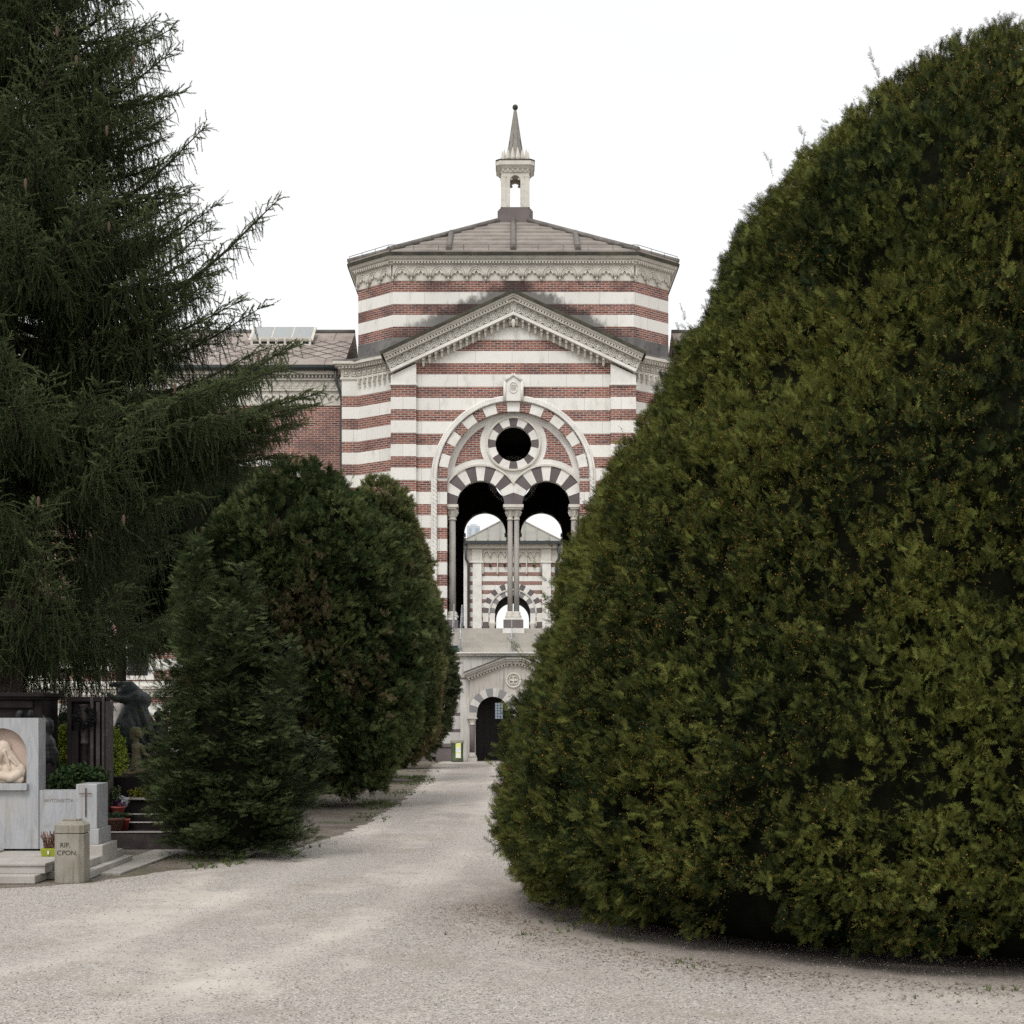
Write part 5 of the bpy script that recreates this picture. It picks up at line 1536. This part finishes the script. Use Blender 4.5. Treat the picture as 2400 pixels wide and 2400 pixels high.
# cross pillar
PY = 17.0; pxl, pxr = wx(178, PY), wx(227, PY); pt_ = wz(1838, PY)
g = empty('marble_cross_pillar', ((pxl + pxr) / 2, PY, 0), 'square marble pillar with a thin iron cross, right end of the inscribed wall', 'grave pillar')
MB().mat('marble').box(pxl, pxr, PY, PY + .47, .45, pt_).build('shaft', g, bevel=.006)
MB().mat('marble').box(pxl - .02, pxr + .025, PY - .02, PY + .5, .28, .45).build('base', g, bevel=.006)
MB().mat('slab').box(pxl - .04, pxr + .08, PY - .07, PY + .56, .05, .28).build('plinth', g, bevel=.008)
cxx = (pxl + pxr) / 2 - .005
MB().mat('rust').box(cxx - .004, cxx + .004, PY - .02, PY, wz(1914, PY), wz(1847, PY)).box(cxx - .07, cxx + .07, PY - .022, PY - .0195, wz(1861, PY), wz(1859, PY)).build('cross', g)
# raised grave slabs in front
g = empty('grave_platform', (-5.4, 16.4, 0), 'low stained stone grave platform with pale step, behind the inscribed post', 'grave')
MB().mat('slab').box(-7.2, -4.72, 15.62, 17.9, 0.004, .085).box(-4.72, -4.3, 16.05, 17.9, 0.004, .085).build('step', g, bevel=.008)
MB().mat('slab').box(-7.1, -4.68, 15.82, 17.85, .085, .165).box(-4.68, -4.40, 16.1, 17.85, .085, .165).build('curb', g, bevel=.006)
MB().mat('slab').box(-7.1, -5.62, 15.80, 17.48, .165, .19).box(-5.60, -4.67, 15.80, 16.9, .165, .19).build('cover_slab', g, bevel=.004)
# worn stone post with letters
QY = 15.85; qx = wx(169.5, QY)
g = empty('inscribed_post', (qx, QY, 0), 'weathered stone post lettered RIP C PON with faceted cap, at the gravel edge', 'stone post')
def octo(h, c): return [(qx - h + c, QY - h), (qx + h - c, QY - h), (qx + h, QY - h + c), (qx + h, QY + h - c), (qx + h - c, QY + h), (qx - h + c, QY + h), (qx - h, QY + h - c), (qx - h, QY - h + c)]
zt = wz(1920, QY)
MB().mat('post').prism(octo(.148, .045), 0, .49).build('shaft', g, bevel=.006)
MB().mat('post').prism(octo(.134, .045), .49, .50).prism(octo(.15, .045), .50, .575).prism(octo(.15, .045), .575, zt - .012, octo(.10, .035)).prism(octo(.085, .03), zt - .012, zt + .006).build('cap', g, bevel=.003)
f_y = QY - .148
text('RIP.', .066, (qx - .03, f_y - .001, wz(1983, QY)), 'letters', g, 'lettering', .002)
text('C', .066, (qx - .09, f_y - .001, wz(2001, QY)), 'letters', g, 'lettering', .002)
text('PON.', .066, (qx + .015, f_y - .001, wz(2001, QY)), 'letters', g, 'lettering', .002)
# planter with heather
hx, hy = wx(117, 16.6), 16.6
g = empty('heather_planter', (hx, hy, .19), 'lime green plastic planter of dry heather, half hidden by the inscribed post', 'planter')
MB().mat('lime').prism([(hx - .07, hy - .06), (hx + .12, hy - .06), (hx + .12, hy + .06), (hx - .07, hy + .06)], .19, .275, [(hx - .085, hy - .07), (hx + .135, hy - .07), (hx + .135, hy + .07), (hx - .085, hy + .07)]).build('trough', g, bevel=.005)
MB().mat('tagwhite').box(hx - .005, hx + .012, hy - .075, hy - .066, .215, .25).build('tag', g)
I = Inst(); n_ = 70; P = []; D = []; S = []; C_ = []
for i in range(n_):
    a = rng.uniform(0, 2 * PI); sp = rng.uniform(0, .75); d = norm(np.array([[math.cos(a) * sp, math.sin(a) * sp * .6, 1]]))[0]; q = np.array([hx + .02 + rng.uniform(-.08, .1), hy + rng.uniform(-.05, .05), .27])
    for j in range(int(rng.integers(3, 6))):
        P.append(q + d * j * .035); D.append(d + rng.normal(0, .12, 3)); S.append(.05)
        C_.append((.34, .20, .14) if rng.random() < .6 else (.13, .055, .04))
I.add(BRUSH, np.array(P), frames(np.array(D), np.zeros(len(P))), np.array(S), np.array(C_)); link('heather', I.mesh('heather_mesh'), g)

# --- dark tombs behind
TY2 = 19.5
g = empty('black_tomb', (-6.3, TY2, 0), 'black granite tomb with projecting cornice, standing behind the marble headstone', 'tomb')
tr_ = wx(98, TY2); tz_ = wz(1633, TY2)
MB().mat('granite').box(-7.6, tr_, TY2, TY2 + .7, 0, tz_).box(-7.4, tr_ - .1, TY2 - .04, TY2, tz_ - .14, tz_ - .05).build('body', g, bevel=.008)
MB().mat('granite').box(-7.65, tr_ + .05, TY2 - .1, TY2 + .75, tz_, tz_ + .05).box(-7.62, tr_ + .02, TY2 - .06, TY2 + .72, tz_ - .035, tz_).build('cornice', g, bevel=.006)
capsules('bronze_heads', [((wx(52, TY2), TY2 - .12, wz(1680, TY2)), (wx(54, TY2), TY2 - .12, wz(1672, TY2)), .055, .05), ((wx(52, TY2), TY2 - .1, wz(1690, TY2)), (wx(52, TY2), TY2 - .1, wz(1720, TY2)), .05, .12),
    ((wx(78, TY2), TY2 - .12, wz(1676, TY2)), (wx(79, TY2), TY2 - .12, wz(1669, TY2)), .045, .04), ((wx(78, TY2), TY2 - .1, wz(1685, TY2)), (wx(78, TY2), TY2 - .1, wz(1720, TY2)), .04, .1)], .012, 'blackbronze', g)
# dark bust in profile, facing right
BY = 18.7
g = empty('black_bust', (wx(108, BY), BY, 0), 'black hooded bust in profile on a slim pedestal, tight behind the marble headstone', 'statue')
def q3(px, py, dy=0): return (wx(px, BY), BY + dy, wz(py, BY))
capsules('bust', [(q3(110, 1700), q3(110, 1706), .085, .075, (1, .85, 1.2)), (q3(119, 1692), q3(118, 1703), .035, .045), (q3(122, 1710), q3(121, 1712), .022, .03),
    (q3(117, 1718), q3(114, 1722), .03, .035), (q3(108, 1718), q3(106, 1738), .06, .09), (q3(106, 1745), q3(110, 1775), .13, .12, (1, 1.1, 1)), (q3(120, 1748), q3(130, 1766), .05, .045), (q3(130, 1766), q3(122, 1786), .045, .05),
    (q3(108, 1775), q3(112, 1788), .12, .08), (q3(101, 1676), q3(106, 1690), .012, .02)], .010, 'blackbronze', g, 3)
MB().mat('granite').box(wx(96, BY), wx(124, BY), BY - .1, BY + .15, 0, wz(1788, BY)).build('pedestal', g, bevel=.006)
# small bronze head further back
BY = 25.0
g = empty('bronze_figure', (wx(148, BY), BY, 0), 'small bronze figure facing left with outstretched arm, behind the dark granite stele', 'statue')
capsules('figure', [(q3(148, 1682), q3(149, 1686), .085, .07, (1, .9, 1.15)), (q3(141, 1690), q3(140, 1688), .025, .02), (q3(150, 1690), q3(153, 1700), .045, .05), (q3(154, 1702), q3(156, 1735), .13, .15),
    (q3(146, 1704), q3(124, 1699), .045, .035), (q3(124, 1699), q3(119, 1698), .03, .02), (q3(147, 1706), q3(140, 1722), .05, .05), (q3(150, 1672), q3(156, 1676), .03, .05)], .016, 'bronze', g)
MB().mat('granite_mid').box(wx(140, BY), wx(175, BY), BY - .15, BY + .3, 0, wz(1735, BY)).build('pedestal', g, bevel=.01)

# dark granite stele with wreath
CY2 = 20.0
def cpx(c): return wx(90 + c / 7.43, CY2)
def cpz(c): return wz(1620 + c / 7.43, CY2)
g = empty('granite_stele', (cpx(800), CY2, 0), 'tall dark granite stele with recessed panel and leafy garland, between the yellow green shrubs', 'tomb')
mb = MB().mat('granite')
x0, x1 = cpx(495), cpx(1150); zt = cpz(100)
mb.box(x0, x1, CY2 + .08, CY2 + .3, 0, zt)                      # back slab
mb.box(x0, x1, CY2, CY2 + .08, cpz(180), zt)                  # head band
mb.box(x0, cpx(575), CY2, CY2 + .08, .1, cpz(180))            # left jamb
mb.box(cpx(575), cpx(695), CY2, CY2 + .08, .1, cpz(690))
mb.build('body', g, bevel=.004)
mb = MB().mat('granite_mid').box(cpx(905), cpx(962), CY2 - .015, CY2 + .08, .1, cpz(105)).box(cpx(1000), cpx(1070), CY2 - .0, CY2 + .08, .1, cpz(190)).box(cpx(1110), cpx(1150), CY2 - .02, CY2 + .08, .1, cpz(105))
mb.box(cpx(1150), cpx(1190), CY2 + .02, CY2 + .34, .1, cpz(180)); mb.build('pilaster', g, bevel=.004)
mb = MB().mat('granite_mid').lathe(cpx(775), CY2 + .1, [(.05, .3), (.052, .5), (.05, cpz(930)), (.062, cpz(920)), (.066, cpz(885)), (.056, cpz(870)), (.055, cpz(330)), (.075, cpz(260)), (.085, cpz(230))], 16); mb.build('half_column', g)
gp_ = [(660, 380), (680, 460), (730, 540), (800, 580), (870, 575), (930, 540), (965, 480), (950, 400), (905, 330), (870, 300)]
I = Inst(); P = []; D = []
for a, b_ in zip(gp_[:-1], gp_[1:]):
    for t in np.linspace(0, 1, 26):
        P.append((cpx(a[0] + (b_[0] - a[0]) * t), CY2 - .04, cpz(a[1] + (b_[1] - a[1]) * t))); D.append(rng.normal(0, 1, 3) + np.array([0, -.8, 0]))
P = np.array(P) + rng.normal(0, .012, (len(P), 3))
I.add(LEAFY, P, frames(np.array(D), rng.uniform(0, 6, len(P))), rng.uniform(.04, .065, len(P)), np.tile(np.array([[.018, .018, .02]]), (len(P), 1)))
link('garland', I.mesh('garland_mesh'), g)
MB().mat('granite_mid').box(x0 - .08, cpx(1220), CY2 - .08, CY2 + .45, 0, .12).build('base', g, bevel=.01)

# bronze mourner on pedestal
BY = 24.0
g = empty('bronze_mourner', (wx(310, BY), BY, 0), 'dark bronze robed mourner bent forward, arms over the head, on a granite block', 'statue')
capsules('figure', [
    (q3(298, 1618), q3(292, 1622), .115, .10, (1.05, .9, 1.0)), (q3(306, 1614), q3(300, 1628), .09, .09),
    (q3(310, 1640), q3(302, 1628), .08, .075), (q3(334, 1642), q3(314, 1640), .14, .14),
    (q3(318, 1640, -.08), q3(288, 1640, -.12), .075, .06), (q3(288, 1640, -.12), q3(264, 1634, -.10), .06, .045), (q3(264, 1634, -.1), q3(259, 1628, -.1), .045, .04),
    (q3(330, 1630), q3(306, 1604), .075, .06), (q3(306, 1604), q3(268, 1604), .055, .045), (q3(268, 1604), q3(258, 1606), .045, .028),
    (q3(322, 1640), q3(306, 1668), .16, .15), (q3(306, 1668), q3(300, 1695), .15, .19),     # torso
    (q3(300, 1695), q3(276, 1722), .18, .11), (q3(276, 1722), q3(298, 1752), .11, .11),     # thigh to knee to shin
    (q3(305, 1705), q3(318, 1750), .2, .15), (q3(320, 1650), q3(345, 1700), .13, .12), (q3(345, 1700), q3(362, 1745), .11, .09),
    (q3(362, 1745), q3(330, 1755), .08, .1), (q3(298, 1754), q3(366, 1757), .06, .05),
    (q3(328, 1640, -.1), q3(358, 1720, -.12), .03, .04), (q3(338, 1642, -.08), q3(366, 1725, -.06), .025, .04), (q3(318, 1660, -.12), q3(340, 1740, -.12), .03, .04),
    (q3(300, 1690, -.16), q3(280, 1725, -.1), .03, .03), (q3(300, 1702, -.18), q3(296, 1748, -.12), .03, .03), (q3(312, 1690, -.17), q3(316, 1748, -.15), .025, .03),
], .017, 'bronze', g, 2)
MB().mat('granite_mid').box(wx(276, BY), wx(400, BY), BY - .35, BY + .5, 0, wz(1764, BY) - .04).box(wx(270, BY), wx(404, BY), BY - .4, BY + .55, wz(1764, BY) - .04, wz(1764, BY) + .0).build('pedestal', g, bevel=.01)
capsules('cherub_head', [(q3(372, 1677), q3(373, 1682), .085, .07), (q3(374, 1690), q3(376, 1704), .05, .1), (q3(376, 1704), q3(380, 1755), .11, .14)], .02, 'bronze', g)

# seated mossy child figure
BY = 21.4
g = empty('mossy_child_statue', (wx(325, BY), BY, 0), 'small mossy stone child seated with one hand held out, on a dark granite block', 'statue')
capsules('figure', [
    (q3(322, 1716), q3(324, 1720), .066, .058, (1, .9, 1.1)), (q3(314, 1714), q3(311, 1730), .062, .04, (1, .95, 1.1)), (q3(328, 1724), q3(330, 1728), .032, .024), (q3(336, 1720), q3(335, 1723), .011, .013),
    (q3(320, 1730), q3(320, 1742), .028, .034), (q3(316, 1748), q3(326, 1748), .052, .048, (1, .9, .8)), (q3(320, 1752), q3(318, 1772), .066, .052, (1, .85, 1)), (q3(318, 1772), q3(321, 1804), .054, .095, (1, .95, .9)),
    (q3(330, 1748), q3(340, 1768), .034, .028), (q3(340, 1768), q3(362, 1780), .027, .019), (q3(362, 1780), q3(370, 1778), .018, .012),
    (q3(314, 1748, .05), q3(322, 1776, .1), .032, .028),
    (q3(326, 1804), q3(352, 1802, -.05), .055, .045), (q3(352, 1802, -.05), q3(318, 1812, -.14), .042, .03), (q3(318, 1812, -.14), q3(296, 1812, -.16), .026, .02), (q3(314, 1800, -.13), q3(296, 1812, -.16), .018, .018),
], .009, 'greenstone', g, 2)
MB().mat('granite').box(wx(269, BY), wx(440, BY), BY - .25, BY + .4, 0, wz(1819, BY)).build('block', g, bevel=.008)

# pale figure group behind
BY = 28.0
g = empty('pale_marble_angel', (wx(268, BY), BY, 0), 'pale weathered marble angel with raised wing, half hidden behind the granite stele and the mourner', 'statue')
capsules('figure', [(q3(266, 1660), q3(266, 1666), .1, .09), (q3(266, 1672), q3(268, 1700), .14, .2), (q3(268, 1700), q3(266, 1750), .22, .3), (q3(256, 1672), q3(250, 1650), .07, .05), (q3(250, 1650), q3(260, 1640), .06, .03),
    (q3(276, 1676), q3(284, 1650), .09, .06), (q3(284, 1650), q3(280, 1636), .06, .03), (q3(258, 1690, -.15), q3(256, 1740, -.2), .05, .05), (q3(272, 1690, -.15), q3(274, 1745, -.2), .05, .05)], .024, 'slab', g)
MB().mat('slab').box(wx(246, BY), wx(292, BY), BY - .4, BY + .4, 0, wz(1750, BY)).build('pedestal', g, bevel=.01)

# stepped dark tomb with planters
g = empty('stepped_granite_tomb', (wx(320, 20), 20, 0), 'stepped dark granite tomb with planted ledge, between the cross pillar and the young yew', 'tomb')
def stp(ax, bx_, ya, yb, z0, z1, m, nm='step'): MB().mat(m).box(wx(ax, ya), wx(bx_, ya), ya, yb, z0, z1).build(nm, g, bevel=.006)
stp(250, 520, 19.6, 22.4, 0, .21, 'granite_mid', 'curb')
stp(254, 520, 20.05, 22.4, .21, .30, 'granite'); stp(254, 520, 20.35, 22.4, .30, .385, 'granite'); stp(292, 520, 20.8, 21.1, .385, .55, 'granite', 'ledge')
MB().mat('slab').box(wx(290, 20.78), wx(520, 20.78), 20.76, 21.12, .55, .576).build('ledge_cap', g, bevel=.003)
for (ya, z) in ((19.6, .21), (20.05, .30), (20.35, .385)):
    MB().mat('slab').box(wx(252, ya), wx(515, ya), ya - .012, ya + .10, z, z + .006).build('nosing', g)
def pot(x, y, z, r, h, mat, label, cat='flower pot', name='flower_pot', plants=None, group=None):
    e = empty(name, (x, y, z), label, cat, group)
    MB().mat(mat).lathe(x, y, [(r * .7, z), (r * .95, z + h * .8), (r * 1.08, z + h * .82), (r * 1.08, z + h), (r * .95, z + h), (r * .9, z + h * .9)], 22).build('pot', e)
    if plants:
        I = Inst()
        for (n_, ox, sp, hh, c0, c1, s, tp) in plants:
            q = np.stack([x + ox + rng.normal(0, sp, n_), y + rng.normal(0, sp, n_), z + h + rng.uniform(0, hh, n_)], 1)
            I.add(tp, q, frames(rng.normal(0, .5, (n_, 3)) + np.array([0, 0, 1]), rng.uniform(0, 6, n_)), rng.uniform(s * .7, s * 1.2, n_), colmix(c0, c1, rng.random(n_)))
        link('plant', I.mesh(name + '_plant'), e)
    return e
pot(wx(275, 20.2), 20.2, .385, .10, .115, 'terracotta', 'shallow red pot of purple and silver plants on the tomb step', plants=[(60, -.05, .035, .2, (.03, .05, .02), (.07, .1, .04), .07, LEAFY), (50, .03, .03, .04, (.10, .02, .09), (.16, .04, .14), .045, LEAFY), (50, .09, .03, .09, (.30, .32, .34), (.42, .44, .47), .045, LEAFY)])
pot(wx(270, 19.82), 19.82, .21, .11, .17, 'basket', 'brown ribbed pot of low greenery below the shallow red pot', plants=[(80, 0, .05, .02, (.01, .03, .018), (.03, .06, .03), .05, LEAFY)])
pot(wx(291, 19.95), 19.95, .21, .07, .15, 'terracotta', 'small plain terracotta pot beside the brown ribbed pot', plants=[(30, 0, .03, .03, (.03, .05, .015), (.08, .09, .03), .05, LEAFY)])

def shrub(name, c, rad, n, label, cat, c0, c1, size, tpl, up=.6, seed=0, pts=None, group=None):
    e = empty(name, (c[0], c[1], 0), label, cat, group); r = np.random.default_rng(seed)
    q = r.normal(0, 1, (n, 3)); q = norm(q) * (r.random((n, 1)) ** .4) * np.array(rad) * (1 + .25 * (vnoise(norm(q) * 3, 1, seed)[:, None] - .5)) + np.array(c)
    q = q[(q[:, 2] > .02)]; n = len(q); d = (q - np.array(c)) / np.array(rad) + np.array([0, 0, up]) + r.normal(0, .5, (n, 3)); t = r.random(n)
    I = Inst(); I.add(tpl, q, frames(d, r.uniform(0, 6, n)), r.uniform(*size, n), colmix(c0, c1, t)); link('leaves', I.mesh(name + '_leaves'), e)
    mb = MB().mat('bark_dark')
    for k in range(7):
        a = r.uniform(0, 2 * PI); mb.tube([(c[0] + .03 * math.cos(a), c[1] + .03 * math.sin(a), 0), (c[0] + rad[0] * .5 * math.cos(a), c[1] + rad[1] * .5 * math.sin(a), c[2] + rad[2] * r.uniform(-.2, .5))], [.014, .005], 5, cap=False)
    mb.build('stems', e); return e
YS = 22.5
shrub('spring_shrub', (wx(142, YS), YS, wz(1775, YS)), (.2, .2, .45), 1500, 'bright yellow green shrub, left of the granite stele', 'shrub', (.13, .18, .02), (.32, .38, .06), (.06, .10), LEAFY, seed=1, group='bright green shrubs beside the granite stele')
shrub('spring_shrub', (wx(264, YS), YS, wz(1785, YS)), (.17, .2, .42), 1300, 'bright yellow green shrub, right of the granite stele', 'shrub', (.11, .16, .02), (.30, .36, .06), (.06, .10), LEAFY, seed=2, group='bright green shrubs beside the granite stele')
shrub('laurel_shrub', (wx(184, 18.5), 18.5, wz(1838, 18.5)), (.30, .18, .15), 700, 'dark glossy laurel like plant at the foot of the granite stele, above the cross pillar', 'shrub', (.012, .028, .01), (.045, .07, .025), (.09, .14), LEAFY, seed=3)
shrub('ledge_plant', (wx(345, 20.95), 20.95, .62), (.24, .08, .05), 260, 'low yellow green plants along the granite ledge', 'plant', (.12, .13, .02), (.30, .28, .05), (.04, .07), LEAFY, seed=4)
shrub('dark_shrub', (wx(118, 21.5), 21.5, wz(1825, 21.5)), (.2, .2, .2), 500, 'dark green low shrub between the black bust and the granite stele', 'shrub', (.02, .05, .01), (.07, .13, .03), (.08, .12), LEAFY, seed=6)
shrub('low_conifer', (-7.6, 24, 1.0), (1.6, .8, 1.0), 5000, 'shaded low conifer behind the black tomb', 'shrub', (.012, .022, .012), (.03, .045, .02), (.12, .2), YEW, seed=8)

# stone kerb running back beside the graves
g = empty('stone_kerb', (-4.2, 17, 0), 'pale worn stone kerb slabs running back between the cross pillar and the young yew', 'kerb')
a = gp(238, 2052); b_ = gp(400, 1996)
mb = MB().mat('path_slab')
for i in range(4):
    p0 = Vector((a[0] + (b_[0] - a[0]) * i / 4, a[1] + (b_[1] - a[1]) * i / 4, .008)); p1 = Vector((a[0] + (b_[0] - a[0]) * (i + .98) / 4, a[1] + (b_[1] - a[1]) * (i + .98) / 4, .008))
    d = p1 - p0; mb.obox((p0 + p1) / 2, d, Vector((-d.y, d.x, 0)), (0, 0, 1), d.length / 2, .2, .02)
mb.build('slabs', g, bevel=.006)

# ================================================================== GROUND DETAIL (uncountable)
def pebbles(n, xr, yr, size, name, cols, kind='stuff'):
    T = []
    for s in range(3):
        bm = bmesh.new(); bmesh.ops.create_icosphere(bm, subdivisions=1, radius=1); r = random.Random(s)
        for v in bm.verts: v.co = Vector((v.co.x * 1.1, v.co.y * .9, v.co.z * .55)) * r.uniform(.85, 1.15)
        bmesh.ops.triangulate(bm, faces=bm.faces[:]); T.append(np.array([tuple(v.co) for f in bm.faces for v in f.verts])); bm.free()
    x = rng.uniform(*xr, n); y = yr[0] + (yr[1] - yr[0]) * rng.random(n) ** 1.8
    lim = np.interp(y, [p[1] for p in edge], [p[0] for p in edge]) if edge[0][1] < edge[-1][1] else x * 0 - 50
    ok = (x > lim + .1) | (y < 15); ok &= np.abs(x) < y * .36; x, y = x[ok], y[ok]; m = len(x)
    p = np.stack([x, y, np.full(m, .006)], 1)
    I = Inst(); I.add(T, p, frames(np.array([[0, 0, 1.]] * m) + rng.normal(0, .15, (m, 3)), rng.uniform(0, 6, m)), rng.uniform(*size, m) * rng.uniform(.6, 1, m), cols(m))
    o = link(name, I.mesh(name + '_mesh', 'stone_bits')); tag(o, 'loose small stones strewn over the gravel path', 'pebbles', kind=kind); return o
M['stone_bits'] = leafmat('stone_bits', .9, .2); 
pebbles(26000, (-5, 5), (8.2, 26), (.003, .009), 'loose_pebbles', lambda m: colmix((.22, .20, .18), (.58, .55, .52), rng.random(m)))

def tufts(n, where, name, label, size=(.03, .07), c0=(.04, .07, .015), c1=(.12, .17, .04)):
    p = where(n); m = len(p); BL = []
    for k in range(3):
        v = []; r = random.Random(k)
        for j in range(9):
            t = r.uniform(0, 6.28); a = r.uniform(.1, .7); x, y = r.uniform(-.25, .25), r.uniform(-.25, .25)
            v += [(x - .05, y, 0), (x + .05, y, 0), (x + math.cos(t) * a, y + math.sin(t) * a, r.uniform(.6, 1.1))]
        BL.append(np.array(v))
    I = Inst(); I.add(BL, p, frames(np.array([[0, 0, 1.]] * m), rng.uniform(0, 6, m)), rng.uniform(*size, m), colmix(c0, c1, rng.random(m)))
    o = link(name, I.mesh(name + '_mesh')); tag(o, label, 'grass', kind='stuff')
def verge(n):
    y = rng.uniform(15.2, 50, n); lim = np.interp(y, [p[1] for p in edge], [p[0] for p in edge]); x = lim + rng.normal(-.5, .55, n)
    p = np.stack([x, y, np.full(n, .003)], 1); q = p * np.array([1, .35, 1]); nn = vnoise(q, 1 / .7, 40) + rng.normal(0, .08, n); return p[(nn > .66) & (x < lim + .3)]
tufts(9000, verge, 'grass_tufts', 'sparse grass tufts along the verge under the left trees')
def ring_w(n):
    t = rng.uniform(-PI * .95, -PI * .1, n); r = 4.35 + rng.normal(0, .3, n); p = np.stack([cxy + r * np.cos(t), YB + r * np.sin(t), np.full(n, .006)], 1)
    return p[(vnoise(p, 1 / .35, 44) > .66)]
tufts(700, ring_w, 'weeds', 'small weeds growing at the foot of the large clipped yew', size=(.02, .05))

# fallen needles and litter below the trees
def litter(n):
    T = [np.array([(-.5, 0, 0), (.5, -.2, 0), (.5, .2, .02)])]
    t = rng.uniform(-PI, 0, n); r = 4.3 + np.abs(rng.normal(0, .45, n)); p = np.stack([cxy + r * np.cos(t), YB + r * np.sin(t), np.full(n, .009)], 1)
    y = rng.uniform(15, 40, n); lim = np.interp(y, [q[1] for q in edge], [q[0] for q in edge]); p2 = np.stack([lim - rng.uniform(-.35, 1.2, n), y, np.full(n, .008)], 1)
    p = np.concatenate([p, p2]); m = len(p)
    I = Inst(); I.add(T, p, frames(np.array([[0, 0, 1.]] * m) + rng.normal(0, .1, (m, 3)), rng.uniform(0, 6, m)), rng.uniform(.012, .035, m), colmix((.07, .04, .025), (.22, .13, .07), rng.random(m)))
    o = link('leaf_litter', I.mesh('leaf_litter_mesh', 'stone_bits')); tag(o, 'brown fallen needles scattered under the trees', 'litter', kind='stuff')
litter(7000)

# ================================================================== LIGHT, SKY, CAMERA
w = bpy.data.worlds.new('World'); scn.world = w; w.use_nodes = True; nt = w.node_tree; nt.nodes.clear(); n = N(nt)
sky = n.new('ShaderNodeTexSky', sky_type='NISHITA'); sky.sun_disc = False
EL, AZ = R(52), R(200)
sky.sun_elevation = EL; sky.sun_rotation = AZ; sky.air_density = 1; sky.dust_density = 3; sky.ozone_density = 1
bg = n.new('ShaderNodeBackground'); hs = n.new('ShaderNodeHueSaturation'); hs.inputs['Saturation'].default_value = .25; n.put(hs.inputs['Color'], sky.outputs[0]); n.put(bg.inputs[0], hs.outputs[0]); bg.inputs[1].default_value = .05
tc = n.new('ShaderNodeTexCoord'); cl = n.noise(n.scale(tc.outputs['Generated'], (1, 1, 2.5)), 1.6, 5, .6)
ccol = n.mix(n.ramp(cl, .3, .7), (.915, .918, .925), (1, .995, .985))
bg2 = n.new('ShaderNodeBackground'); n.put(bg2.inputs[0], ccol); bg2.inputs[1].default_value = .895
add = n.new('ShaderNodeAddShader'); out = n.new('ShaderNodeOutputWorld')
nt.links.new(bg.outputs[0], add.inputs[0]); nt.links.new(bg2.outputs[0], add.inputs[1]); nt.links.new(add.outputs[0], out.inputs[0])

sun = bpy.data.lights.new('sun', 'SUN'); sun.energy = 1.4; sun.angle = R(18); sun.color = (1, .97, .92)
so = bpy.data.objects.new('sun', sun); COL.objects.link(so)
# Nishita: rotation measured from +Y towards +X
sd = Vector((math.sin(AZ) * math.cos(EL), math.cos(AZ) * math.cos(EL), math.sin(EL)))
so.rotation_euler = sd.to_track_quat('Z', 'Y').to_euler(); so.location = sd * 60

cam = bpy.data.cameras.new('camera'); co = bpy.data.objects.new('camera', cam); COL.objects.link(co); scn.camera = co
co.location = (0, 0, CZ); co.rotation_euler = (R(90), 0, 0)
cam.sensor_width = 36; cam.lens = 36 * F / 2400; cam.shift_y = (HY - 1200) / 2400; cam.shift_x = 0
cam.clip_end = 4000; cam.clip_start = .1
scn.view_settings.view_transform = 'Standard'; scn.view_settings.look = 'None'; scn.view_settings.exposure = 0; scn.view_settings.gamma = 1
scn.cycles.use_denoising = False
try: scn.cycles.denoiser = 'OPENIMAGEDENOISE'
except Exception: pass
scn.cycles.sample_clamp_indirect = 3; scn.cycles.max_bounces = 4; scn.cycles.diffuse_bounces = 2; scn.cycles.glossy_bounces = 2; scn.cycles.transmission_bounces = 2; scn.cycles.caustics_reflective = False; scn.cycles.caustics_refractive = False
